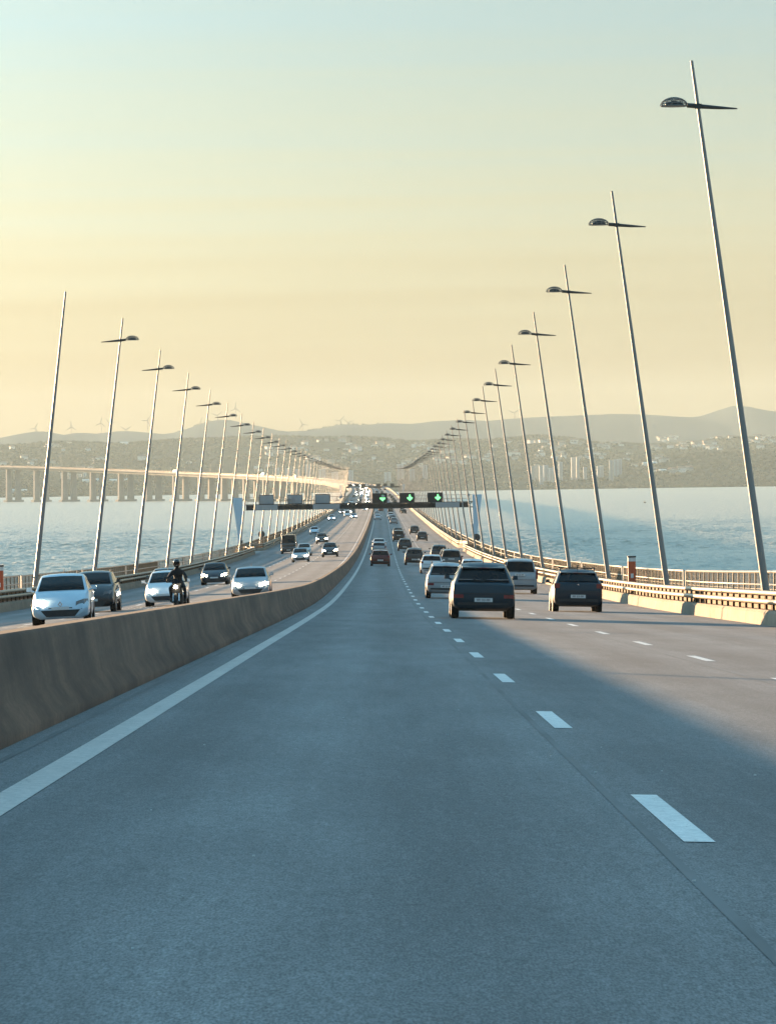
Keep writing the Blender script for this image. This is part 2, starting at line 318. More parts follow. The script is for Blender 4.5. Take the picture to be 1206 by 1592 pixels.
def land(x, y):
    n1 = noise.fractal(Vector((x * .0011, y * .0008, 3.1)), 1.0, 2.1, 5)
    n2 = noise.fractal(Vector((x * .006, y * .004, 9.1)), 1.0, 2.1, 4)
    hf = np.interp(x, FAR[:, 0], FAR[:, 1]) + n2 * 3.2
    hm = np.interp(x, MID[:, 0], MID[:, 1]) + n1 * 5 + n2 * 3
    hl = np.interp(x, LOW[:, 0], LOW[:, 1]) + n2 * 2
    shore = 7060 + 90 * noise.noise(Vector((x * .0009, 1.7, 0))) + 25 * noise.noise(Vector((x * .006, 5.7, 0)))
    a = hf * (sm((y - 9900) / (D_FAR - 9900)) ** 1.3 if y < D_FAR else 1 - .5 * sm((y - D_FAR) / 3200))
    b = hm * (sm((y - shore) / (D_MID - shore)) ** 1.15 if y < D_MID else 1 - .8 * sm((y - D_MID) / 1300))
    c = hl * (sm((y - shore) / (D_LOW - shore)) if y < D_LOW else 1 - .75 * sm((y - D_LOW) / 700))
    base = min((y - shore) * .02, 5)
    if y < shore: return -3.0
    g = max(a, b, c)
    return max(base, g + n1 * 4 * sm((y - shore) / 1500))
def land_mat():
    m = mat('hill_ground', (.062, .062, .050), 1.0, spec=0, nz=[((.004, .002, .004), .35, 5), ((.02, .012, .02), .35, 5), ((.09, .05, .09), .3, 3)])
    t = m.node_tree; b = t.nodes['Principled BSDF']; src = b.inputs['Base Color'].links[0].from_socket     # the far range takes its own bluer, paler ground colour
    tcn = t.nodes.new('ShaderNodeTexCoord'); sp = t.nodes.new('ShaderNodeSeparateXYZ'); t.links.new(tcn.outputs['Object'], sp.inputs[0])
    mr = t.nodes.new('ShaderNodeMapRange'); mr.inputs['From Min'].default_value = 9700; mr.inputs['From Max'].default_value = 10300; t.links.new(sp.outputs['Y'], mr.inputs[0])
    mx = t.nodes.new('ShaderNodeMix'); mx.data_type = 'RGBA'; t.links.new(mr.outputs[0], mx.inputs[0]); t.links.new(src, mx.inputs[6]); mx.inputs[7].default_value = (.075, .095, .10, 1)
    t.links.new(mx.outputs[2], b.inputs['Base Color']); return m
xs = np.arange(-7600, 7601, 38.0); ys = np.concatenate([np.arange(6960, 8000, 35.0), np.arange(8000, 9900, 60.0), np.arange(9900, 15700, 150.0)])
m = MB(); H = np.zeros((len(ys), len(xs)))
for i, y in enumerate(ys):
    for j, x in enumerate(xs):
        H[i, j] = land(x, y)
m.strip([[(xs[j], ys[i], H[i, j]) for j in range(len(xs))] for i in range(len(ys))])
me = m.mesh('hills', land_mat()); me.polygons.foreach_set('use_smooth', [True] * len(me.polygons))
tag(link('hills', me), kind='structure')
def land_z(x, y):
    j = (x + 7600) / 38.0; j = min(max(j, 0), len(xs) - 1.001); i = int(np.searchsorted(ys, y)) - 1; i = min(max(i, 0), len(ys) - 2)
    ty = (y - ys[i]) / (ys[i + 1] - ys[i]); j0 = int(j); tx = j - j0
    return float((H[i, j0] * (1 - tx) + H[i, j0 + 1] * tx) * (1 - ty) + (H[i + 1, j0] * (1 - tx) + H[i + 1, j0 + 1] * tx) * ty)

# haze: closed box of thin air round everything
m = MB(); m.box(-9000, 9000, -1000, 16600, -5, 400)
hz = m.build('haze'); tag(hz, kind='stuff')
hm = bpy.data.materials.new('evening_haze'); hm.use_nodes = True; t = hm.node_tree
for n in list(t.nodes):
    if n.type == 'BSDF_PRINCIPLED': t.nodes.remove(n)
pv = t.nodes.new('ShaderNodeVolumePrincipled'); pv.inputs['Color'].default_value = (.62, .75, .75, 1); pv.inputs['Density'].default_value = 4.6e-5; pv.inputs['Anisotropy'].default_value = .0
t.links.new(pv.outputs[0], [n for n in t.nodes if n.type == 'OUTPUT_MATERIAL'][0].inputs['Volume'])
hz.data.materials.append(hm)

# ------------------------------------------------------------------ road surface and markings
END = 5880
road = tag(ribbon('road', -25, END, [(-13.75, .0), (-7, .0), (-3.5, 0), (0, 0), (3.5, 0), (7, 0), (13.75, 0)], M['asphalt'], closed=False), kind='structure')
def line(name, off, w, a, b, mt, h=.004):
    return ribbon(name, a, b, [(off - w / 2, h), (off + w / 2, h)], mt, road, closed=False)
for s in (1, -1):
    line('edge_line', s * .93, .20, -20, END, M['paint']); line('edge_line', s * 11.47, .17, -20, END, M['paint'])
for off in (.48, 4.22, 7.60, -4.2): line('asphalt_seam', off, .05, -20, 700, M['seam'], .003)
def dash(off, d, L, w):
    m = MB(); rows = [[P(d - L / 2 + L * i / 4, off - w / 2, .004), P(d - L / 2 + L * i / 4, off + w / 2, .004)] for i in range(5)]
    return m.strip(rows)
far_dash = MB()
for off in (4.43, 7.95, -4.43, -7.95):
    for k in range(-2, 150):
        d = 20.1 + 13.5 * k + (5 if off < 0 else 0)
        mb = dash(off, d, 3.9, .15)
        if d < 560: mb.build('lane_dash', M['dash_paint'], road)
        else:
            n = len(far_dash.v); far_dash.v += mb.v; far_dash.f += [tuple(i + n for i in f) for f in mb.f]
tag(far_dash.build('distant_lane_dash', M['dash_paint'], road), kind='stuff')
M['joint'] = mat('joint_steel', (.42, .42, .42), .5, metal=.3)
for d in (584, 1180, 1800):
    for a, b in ((.6, 13.4), (-13.4, -.6)):
        m = MB(); m.strip([[P(d, a + (b - a) * i / 8, .006) for i in range(9)], [P(d + .9, a + (b - a) * i / 8, .006) for i in range(9)]]); m.build('expansion_joint', M['joint'], road)
deb = MB()
for i in range(26):
    d = 10.6 + 30 * random.random() ** 1.4; o = random.uniform(1.2, 9); p = P(d, o, .006); s = random.uniform(.002, .0055)
    deb.box(p.x - s * 1.5, p.x + s * 1.5, p.y - s, p.y + s, p.z - .002, p.z + s * .8)
tag(deb.build('road_grit', M['off_white'], road), kind='stuff')

# ------------------------------------------------------------------ the bridge
bridge = empty('bridge', P(0, 0), 'long pale concrete motorway bridge sweeping away over the river and bending left', 'bridge')
def bpart(o):
    o.parent = bridge; o.matrix_parent_inverse = Matrix.Translation(-bridge.location); return o
bpart(ribbon('deck_slab', -24, END, [(-15.6, -.03), (-13.76, -.02), (13.76, -.02), (15.6, -.03), (15.6, -.9), (11.5, -1.3), (10, -4.2), (3, -4.2), (2, -1.3), (-2, -1.3), (-3, -4.2), (-10, -4.2), (-11.5, -1.3), (-15.6, -.9)], M['deck'], smooth=20))
pd = 4560.0; k = 0
while pd < 5860:
    a = heading(pd)
    for off in (-7.2, 7.2):
        p = P(pd, off); top = p.z - 4.2
        m = MB(); m.box(-4.3, 4.3, -2.2, 2.2, 1.0, top, .82); o = m.build('pier', M['deck']); o.location = (p.x, p.y, 0); o.rotation_euler = (0, 0, -a); bpart(o)
    p = P(pd, 0); m = MB(); m.box(-14, 14, -4.5, 4.5, -1, 2.6); o = m.build('pile_cap', M['deck']); o.location = (p.x, p.y, 0); o.rotation_euler = (0, 0, -a); bpart(o)
    pd += 80 * math.cos(a); k += 1

# median barrier
JER = [(.33, 0), (.33, .08), (.20, .27), (.12, .72), (.09, .75), (-.09, .75), (-.12, .72), (-.20, .27), (-.33, .08), (-.33, 0)]
mb = ribbon('median_barrier', -25, END, JER, M['concrete_dirty'], near=2)
tag(mb, 'long brown concrete median barrier dividing the two carriageways', 'barrier')

# outer parapets: concrete plinth blocks under two steel rails
def bulge(d, s):                                            # the parapet steps outward round the feet of the sign gantry
    return 2.6 * sm((d - 503) / 7) * (1 - sm((d - 535) / 5))
for s, side in ((1, 'right'), (-1, 'left')):
    par = empty('bridge_parapet', P(100, s * 13.6), f'{side} hand parapet, pale concrete plinth carrying two steel rails', 'parapet', 'parapets along the outer edges of the bridge')
    def pp(o, par=par): o.parent = par; o.matrix_parent_inverse = Matrix.Translation(-par.location); return o
    def O(b): return lambda d, b=b: s * (b + bulge(d, s))
    blk = [(13.50, -.02), (13.54, .34), (13.60, .42), (13.84, .42), (13.88, .34), (13.92, -.02)]
    d = 40.0
    while d < 560:
        m = MB(); rows = [[P(q, s * (o + bulge(q, s)), h) for o, h in blk] for q in (d, d + 2, d + 4, d + 5.97)]
        m.strip(rows, True); m.f.append(tuple(range(6))); m.f.append(tuple(18 + i for i in range(6)))
        pp(m.build('plinth_block', M['concrete'], None, 30)); d += 6
    pp(ribbon('plinth_block', -25, 39.97, [(s * o, h) for o, h in blk], M['concrete'], smooth=30))
    pp(ribbon('plinth_wall', 560, END, [(s * o, h) for o, h in blk], M['concrete'], smooth=30))
    for zc, hh in ((.66, .065), (.90, .06)):
        pp(ribbon('guard_rail', -25, END, [(O(13.56), zc - hh), (O(13.52), zc - hh * .5), (O(13.52), zc + hh * .5), (O(13.56), zc + hh), (O(13.66), zc + hh), (O(13.69), zc), (O(13.66), zc - hh)], M['rail_steel'], near=4, smooth=60))
    pp(ribbon('mesh_panel', -25, 2400, [(O(13.86), .425), (O(13.86), .84), (O(13.885), .84), (O(13.885), .425)], M['rusty_plate'], near=4))
    fm = MB(); d = 30.0
    while d < 760:
        p = P(d, s * (13.72 + bulge(d, s)), .40); m = MB(); m.box(-.035, .035, -.07, .07, 0, .56); m.box(-.12, .12, -.11, .11, 0, .02); m.box(-s * .06 - .06, -s * .06 + .06, -.05, .05, .22, .30)
        if 80 < d < 380:
            o = m.build('rail_post', M['rusty_plate']); o.location = p; pp(o)
        else:
            n = len(fm.v); fm.v += [(v[0] + p.x, v[1] + p.y, v[2] + p.z) for v in m.v]; fm.f += [tuple(i + n for i in f) for f in m.f]
        d += 2.0 if d < 400 else 4.0
    tag(pp(fm.build('distant_rail_post', M['rusty_plate'])), kind='stuff')
    # walkway railing beyond, in bays between the lamp masts
    rl = empty('walkway_railing', P(100, s * 14.95), f'{side} hand white tubular railing with wire infill along the walkway edge', 'railing', 'railings along the walkway edges')
    def rp(o, rl=rl): o.parent = rl; o.matrix_parent_inverse = Matrix.Translation(-rl.location); return o
    for k in range(-2, 30):
        a, b = 113.2 + 39.2 * k + .6, 113.2 + 39.2 * (k + 1) - .6
        if k > 8:
            if k % 3: continue
            b = a + 39.2 * 3 - 1.2
        for h, r in ((1.46, .045), (1.06, .03)):
            m = MB(); n = 9
            m.tube([P(a + (b - a) * i / n, s * 14.95, h) for i in range(n + 1)], r, 6); rp(m.build('top_rail' if h > 1.2 else 'lower_rail', M['white_steel'], None, 60))
        m = MB(); q = a
        while q <= b:
            p = P(q, s * 14.95, 0); r = .008 if (round((q - a) / .28) % 7) else .03
            if r > .02 or k < 5: m.box(p.x - r, p.x + r, p.y - r, p.y + r, p.z, p.z + 1.44)
            q += .28 if k < 5 else .28 * 7
        for j in range(4):
            if k < 5: m.tube([P(a + (b - a) * i / 6, s * 14.95, 0.2 + j * .24) for i in range(7)], .006, 3, False)
        rp(tag(m.build('wire_infill', M['weathered_steel']), kind='stuff'))
        m = MB()
        m.tube([P(a, s * 14.95, 0), P(a, s * 14.95, 1.46)], .05, 6); m.tube([P(b, s * 14.95, 0), P(b, s * 14.95, 1.46)], .05, 6); rp(m.build('end_post', M['white_steel']))

# ------------------------------------------------------------------ lamp masts
def lamp_meshes():
    """built for the right-hand side: base at origin, mast leaning 2 m inwards (-x)"""
    lean, Ht = -2.08, 16.52
    mast = MB(); n = 6
    mast.tube([(lean * i / n, 0, Ht * i / n) for i in range(n + 1)], [.122 - (.122 - .044) * i / n for i in range(n + 1)], 10)
    base = MB(); base.lathe([(.30, 0), (.30, .05), (.22, .06), (.19, .35), (.165, .36)], (0, 0, 1), (0, 0, -.02), 12)
    za = 15.18; xa = lean * za / Ht
    arm = MB(); arm.tube([(xa - .32, 0, za + .035), (xa + .02, 0, za), (xa + .6, 0, za - .05), (xa + 1.15, 0, za - .085)], [.07, .07, .05, .02], 8)
    arm.box(xa - .10, xa + .10, -.09, .09, za - .07, za + .07)
    hx, hz, a, b, c = xa - .70, za + .02, .40, .28, .25
    grille = MB(); NU, NV = 14, 5
    def pt(u, v): return Vector((hx + a * math.cos(v) * math.cos(u), b * math.cos(v) * math.sin(u), hz + c * math.sin(v)))
    for i in range(NU):
        u = 2 * math.pi * i / NU
        grille.tube([pt(u, math.pi / 2 * j / NV * .97) for j in range(NV + 1)], .013, 4, False)
    for j in range(1, NV):
        v = math.pi / 2 * j / NV; grille.tube([pt(2 * math.pi * i / NU, v) for i in range(NU + 1)], .012, 4, False)
    head = MB()
    head.lathe([(.37, -.02), (.39, 0), (.37, .02), (.10, .03)], (0, 0, 1), (0, 0, 0), 18)
    head.v = [(hx + x * 1.06, y * .72, hz + z) for x, y, z in head.v]
    core = MB(); core.lathe([(.27, 0), (.26, .05), (.18, .10), (.05, .13)], (0, 0, 1), (0, 0, 0), 12); core.v = [(hx + x, y * .75, hz + .02 + z) for x, y, z in core.v]
    return mast, base, arm, grille, head, core
mast, base, arm, grille, head, core = lamp_meshes()
LM = [dict(mast=mast.mesh('mast', M['mast_steel'], 60), base=base.mesh('mast_base', M['mast_steel'], 40), arm=arm.mesh('cross_arm', M['dark_steel'], 50),
           head=head.mesh('lamp_head', M['lamp_grille'], 40), grille=grille.mesh('grille', M['lamp_grille']), core=core.mesh('luminaire', M['dark_steel'], 40))]
def lamp_top(mesh): return mesh
full = MB(); short = MB(); n = 6
short.tube([(-1.85 * i / n, 0, 15.55 * i / n) for i in range(n + 1)], [.122 - (.122 - .046) * i / n for i in range(n + 1)], 10); SHORT = short.mesh('mast', M['mast_steel'], 60)
ORD = ['nearest', 'second', 'third', 'fourth', 'fifth', 'sixth', 'seventh', 'eighth', 'ninth', 'tenth', 'eleventh', 'twelfth']
for s in (1, -1):
    side = 'right' if s > 0 else 'left'
    for k in range(-1 if s > 0 else -2, 146):
        d = 113.2 + 39.2 * k
        if d > 5850: break
        if s > 0 and k < 0: continue
        if 2050 < d < 4520: continue                       # lost in the haze of the far straight
        p = P(d, s * 14.35, -.02); q = k if s > 0 else k - 2
        bare = (s < 0 and k <= 2)
        if bare and k == 2: lab = 'bare lamp mast without cross arm or head, leftmost of the leaning masts'
        elif q < 0: lab = f'leaning lamp mast beside the {side} parapet just outside the picture, ' + ('nearer' if k < 0 else 'middle' if k == 0 else 'farther') + ' of them' if k > -2 else 'leaning lamp mast beside the left parapet abreast of the viewer, outside the picture'
        elif q < 10: lab = f'{ORD[q]} leaning white lamp mast of the {side} hand row' + (', tallest in the picture' if (q == 0 and s > 0) else ', counted from the near end')
        else: lab = f'tiny far leaning lamp mast of the {side} hand row receding into haze'
        root = empty('street_lamp', p, lab, 'street lamp', f'leaning lamp masts along the {side} edge of the bridge')
        root.rotation_euler = (0, 0, -heading(d) + (0 if s > 0 else math.pi))
        mm = LM[0]
        link('mast', SHORT if bare else mm['mast'], root)
        if d < 1500: link('mast_base', mm['base'], root)
        if not bare:
            link('cross_arm', mm['arm'], root); h = link('lamp_head', mm['head'], root)
            if d < 1500: link('grille', mm['grille'], h)
            link('luminaire', mm['core'], h)
# emergency call pillars
for s, lab in ((1, 'orange emergency call pillar with pale top beside right hand railing'), (-1, 'orange emergency call pillar with pale top at far left railing')):
    p = P(174, s * 14.25, -.02); r = empty('emergency_pillar', p, lab, 'call pillar', 'orange emergency pillars behind the parapets')
    m = MB(); m.box(-.17, .17, -.15, .15, 0, 1.82); m.build('pillar_body', M['orange'], r)
    m = MB(); m.box(-.172, .172, -.152, .152, 1.825, 2.0); m.build('pale_band', M['off_white'], r)
    m = MB(); m.box(-.19, .19, -.17, .17, 2.003, 2.07); m.build('cap', M['dark_steel'], r)
    m = MB(); m.box(-.06, .06, -.158, -.152, 1.08, 1.28); m.build('panel', M['off_white'], r)

# ------------------------------------------------------------------ sign gantries
def gantry(d, detail, label):
    c = P(d, 0); z0 = 0
    g = empty('sign_gantry', c, label, 'gantry', 'overhead sign gantries across the bridge')
    def L(o): o.location = (0, 0, 0); return o
    ed = -CROWN * 13.5
    for s in (1, -1):
        x = 15.45 if s > 0 else -16.0
        m = MB(); rows = []
        for z, w0, w1 in ((ed - .3, .22, .22), (2.2, .26, .34), (6.9, .36, .98), (7.0, .36, .98)):
            xi, xo = x - s * w0, x + s * w1
            rows.append([(xi, -.35, z), (xo, -.25, z), (xo, .25, z), (xi, .35, z)])
        m.strip(rows, True); m.f += [(0, 1, 2, 3), (12, 13, 14, 15)]; m.build('post', M['blue_steel'], g)
    zb = 5.35
    m = MB()
    for y in (-.45, .45):
        for z in (zb, zb + .68): m.box(-15.2, 15.2, y - .06, y + .06, z - .06, z + .06)
    n = 44
    for i in range(n):
        xa, xb = -15.1 + 30.2 * i / n, -15.1 + 30.2 * (i + 1) / n
        for y in (-.45, .45): m.tube([(xa, y, zb if i % 2 else zb + .68), (xb, y, zb + .68 if i % 2 else zb)], .045, 4)
        m.tube([(xa, -.45, zb), (xb, .45, zb)], .035, 4)
        m.tube([(xa, -.45, zb + .68), (xa, -.45, zb)], .04, 4)
    m.build('truss_beam', M['dark_steel'], g)
    m = MB(); m.box(-15.1, 15.1, -.38, .38, zb + .03, zb + .06); m.build('walkway', M['dark_steel'], g)
    plates = [(-13.9, -10.9), (-6.2, -2.6), (10.2, 13.4)] if detail else [(-12, -6), (5, 9)]
    for a, b in plates:
        m = MB(); m.box(a, b, -.54, -.515, zb - .02, zb + .66); m.build('cover_plate', M['grey_plate'], g)
    m = MB(); m.box(-15.1, 14.6, .50, .52, zb + .02, zb + .6)
    m.build('back_plate', M['dark_steel'], g)
    if detail:
        m = MB()
        for z in (zb + 1.15, zb + 1.65): m.tube([(-15, .45, z), (15, .45, z)], .03, 4)
        for i in range(21): m.tube([(-15 + 1.5 * i, .45, zb + .7), (-15 + 1.5 * i, .45, zb + 1.65)], .025, 4)
        m.build('hand_rail', M['rail_steel'], g)
        for x in (-9.2, -2.4, 3.2, 14.6):
            m = MB(); m.tube([(x, -.3, zb + .7), (x, -.3, zb + 1.5)], .05, 6); m.box(x - .22, x + .22, -.75, -.1, zb + 1.4, zb + 1.75); m.build('camera_unit', M['grey_plate'], g)
    return g, c, zb
g1, c1, zb1 = gantry(517, True, 'nearest sign gantry spanning both carriageways with pale blue posts')
g2, c2, zb2 = gantry(1960, False, 'small distant sign gantry seen beyond the nearer one')
def arrow_mesh():
    m = MB(); y = -.145
    pts = [(-.07, .40), (.07, .40), (.16, .05), (.40, .02), (.36, -.14), (0, -.46), (-.36, -.14), (-.40, .02), (-.16, .05)]
    n = len(pts); m.v = [(x, y, z) for x, z in pts] + [(x, y + .03, z) for x, z in pts]
    m.f = [tuple(range(n)), tuple(reversed(range(n, 2 * n)))] + [(i, (i + 1) % n, n + (i + 1) % n, n + i) for i in range(n)]
    return m.mesh('green_arrow', M['green_lit'])
AR = arrow_mesh()
sb = MB(); sb.box(-.98, .98, -.11, .16, 0, 1.22); SB = sb.mesh('sign_case', M['black'])
fr = MB(); fr.box(-1.0, 1.0, -.14, -.112, 1.17, 1.24); fr.box(-1.0, 1.0, -.14, -.112, -.02, .05); fr.box(-1.0, -.93, -.14, -.112, .052, 1.168); fr.box(.93, 1.0, -.14, -.112, .052, 1.168); FR = fr.mesh('rim_frame', M['black'])
rb = MB(); rb.box(-.6, .6, -.13, -.112, .3, .9); RB = rb.mesh('rear_panel', M['grey_plate'])
gb = MB(); gb.box(-.98, .98, -.11, .16, 0, 1.22); GB = gb.mesh('sign_case', M['grey_plate'])
for off, lab in ((2.75, 'lit green arrow lane signal, leftmost of three on the nearest gantry'), (6.4, 'lit green arrow lane signal, middle of three on the nearest gantry'), (10.15, 'lit green arrow lane signal, rightmost of three on the nearest gantry')):
    r = empty('lane_signal', c1 + Vector((off, -.2, zb1 + .75)), lab, 'lane signal', 'lane signals on the nearest sign gantry')
    link('sign_case', SB, r); link('rim_frame', FR, r); a = link('green_arrow', AR, r); a.location = (.38, 0, .62)
for off, lab in ((-12.4, 'grey back of a lane signal, leftmost on the nearest gantry'), (-8.6, 'grey back of a lane signal, second from left on the nearest gantry'), (-4.9, 'grey back of a lane signal, nearest the median on the nearest gantry')):
    r = empty('lane_signal', c1 + Vector((off, .1, zb1 + .75)), lab, 'lane signal', 'lane signals on the nearest sign gantry')
    link('sign_case', GB, r); link('rear_panel', RB, r); f = link('rim_frame', FR, r)
for i, off in enumerate((-11.5, -8, -4.6, 3.0, 6.4, 10)):
    r = empty('lane_signal', c2 + Vector((off, -.2, zb2 + .75)), 'tiny dark lane signal on the distant gantry', 'lane signal', 'lane signals on the distant gantry'); link('sign_case', SB, r)
# round signs beside the gantry, and a cabinet
for d, off, hgt, lab in ((505, 15.35, 1.75, 'dark round traffic sign by the foot of right gantry post'), (560, -14.5, 2.1, 'grey round traffic sign back beyond the left gantry post')):
    r = empty('round_sign', P(d, off), lab, 'traffic sign', 'round traffic signs by the gantry posts')
    m = MB(); m.tube([(0, .03, -.2), (0, .03, hgt + .3)], .04, 6); m.build('post', M['dark_steel'], r)
    m = MB(); m.lathe([(.46, 0), (.46, .03)], (0, 1, 0), (0, -.02, hgt), 20); m.build('disc', M['dark_steel'] if off > 0 else M['grey_plate'], r)  # right disc's face kept dark, its backlit shade put into the colour
    m = MB(); m.lathe([(.47, 0), (.49, .01), (.47, .02)], (0, 1, 0), (0, -.045, hgt), 20); m.build('rim', M['dark_steel'], r)
r = empty('control_cabinet', P(506, -15.4), 'narrow dark control cabinet by the foot of left gantry post', 'cabinet')
m = MB(); m.box(-.14, .14, -.14, .14, -.3, 1.75); m.build('cabinet_body', M['dark_steel'], r)
m = MB(); m.box(-.17, .17, -.17, .17, 1.753, 1.8); m.build('cabinet_lid', M['dark_steel'], r)

# ------------------------------------------------------------------ vehicles
KINDS = {  # L, W, H, rear glass foot (y,z), roof rear (y,z), windscreen top y, cowl (y,z), bonnet front z, nose z, boot (y,z) or None, ground clearance
    'hatch':  dict(L=4.05, W=1.74, H=1.49, g0=(.10, 1.03), g1=(.62, 1.40), yA=2.05, yC=(3.02, .98), zH=.84, zN=.68, boot=None, gc=.20, wr=.31, belt=.93),
    'suv':    dict(L=4.45, W=1.84, H=1.62, g0=(.14, 1.04), g1=(.70, 1.50), yA=2.45, yC=(3.40, 1.10), zH=.98, zN=.80, boot=None, gc=.24, wr=.35, belt=1.06),
    'saloon': dict(L=4.60, W=1.80, H=1.45, g0=(.72, 1.05), g1=(1.45, 1.40), yA=2.55, yC=(3.40, .97), zH=.84, zN=.68, boot=(.10, 1.02), gc=.19, wr=.32, belt=.95),
    'mpv':    dict(L=4.35, W=1.82, H=1.80, g0=(.08, 1.08), g1=(.26, 1.70), yA=2.70, yC=(3.50, 1.12), zH=.98, zN=.76, boot=None, gc=.22, wr=.32, belt=1.05),
    'van':    dict(L=5.30, W=2.00, H=2.42, g0=(.06, 1.35), g1=(.16, 2.32), yA=4.00, yC=(4.70, 1.32), zH=1.12, zN=.86, boot=None, gc=.24, wr=.35, belt=1.25),
    'estate': dict(L=4.55, W=1.79, H=1.48, g0=(.10, .99), g1=(.55, 1.41), yA=2.60, yC=(3.42, .97), zH=.84, zN=.68, boot=None, gc=.19, wr=.32, belt=.94),
}
def car_stations(k):
    W_, L_, H_ = k['W'], k['L'], k['H']; g0, g1, yC = k['g0'], k['g1'], k['yC']; gc = k['gc']; b = k['belt']
    zr = k['boot'][1] if k['boot'] else g0[1]
    rw = .43 if k['H'] > 2 else (.36 if k['L'] == 4.45 else .375)                     # roof half-width share
    # y, wl, zs, wm, zm, wb, zb, wt, zt
    S = [(0.0, .42, gc + .20, .455, .58, .445, zr - .28, .42, zr - .25),
         (.05, .45, gc + .09, .48, .60, .468, zr - .08, .45, zr - .04)]
    if k['boot']: S.append((k['boot'][0] + .02, .46, gc + .06, .49, .62, .472, zr - .05, .43, zr)); S.append((g0[0], .47, gc + .02, .497, .62, .48, b + .03, .42, g0[1]))
    else: S.append((g0[0], .46, gc + .05, .49, .62, .474, g0[1] - .05, .445, g0[1]))
    S += [(g1[0], .475, gc, .50, .64, .482, b + .02, rw, g1[1]),
          (g1[0] + .5, .475, gc, .50, .64, .482, b, rw, H_ - .01),
          ((g1[0] + k['yA']) / 2 + .3, .475, gc, .50, .62, .482, b - .01, rw, H_),
          (k['yA'], .475, gc, .50, .60, .482, b - .02, rw, H_ - .05),
          (yC[0], .475, gc, .50, .58, .475, b - .04, .44, yC[1]),
          (yC[0] + (L_ - yC[0]) * .45, .47, gc, .497, .54, .46, k['zH'] - .03, .41, k['zH'] + .05),
          (L_ - .32, .465, gc - .01, .49, .50, .45, k['zN'] - .01, .40, k['zN'] + .06),
          (L_ - .10, .44, gc, .468, .48, .42, k['zN'] - .14, .36, k['zN'] - .07),
          (L_, .36, gc + .08, .40, .46, .36, k['zN'] - .24, .30, k['zN'] - .20)]
    return [(s[0], s[1] * W_, s[2], s[3] * W_, s[4], s[5] * W_, s[6], s[7] * W_, s[8]) for s in S]
def interp_st(S, y):
    for a, b in zip(S, S[1:]):
        if a[0] <= y <= b[0]:
            t = (y - a[0]) / max(b[0] - a[0], 1e-6); return tuple(a[i] + (b[i] - a[i]) * t for i in range(9))
    return S[-1]
def ring(s):
    y, wl, zs, wm, zm, wb, zb, wt, zt = s; e = .05 if zt - zb > .2 else .012
    half = [(wl * .78, zs - .02), (wl, zs + .07), (wm - .012, (zs + zm) / 2), (wm, zm), ((wm + wb) / 2 + .005, (zm + zb) / 2 + .02), (wb, zb), (wb + (wt - wb) * .9, zb + (zt - zb) * .84), (wt - .035, zt - .018), (wt * .55, zt + e * .35), (0, zt + e * .6)]
    return [(x, y, z) for x, z in half] + [(-x, y, z) for x, z in half[-2::-1]]
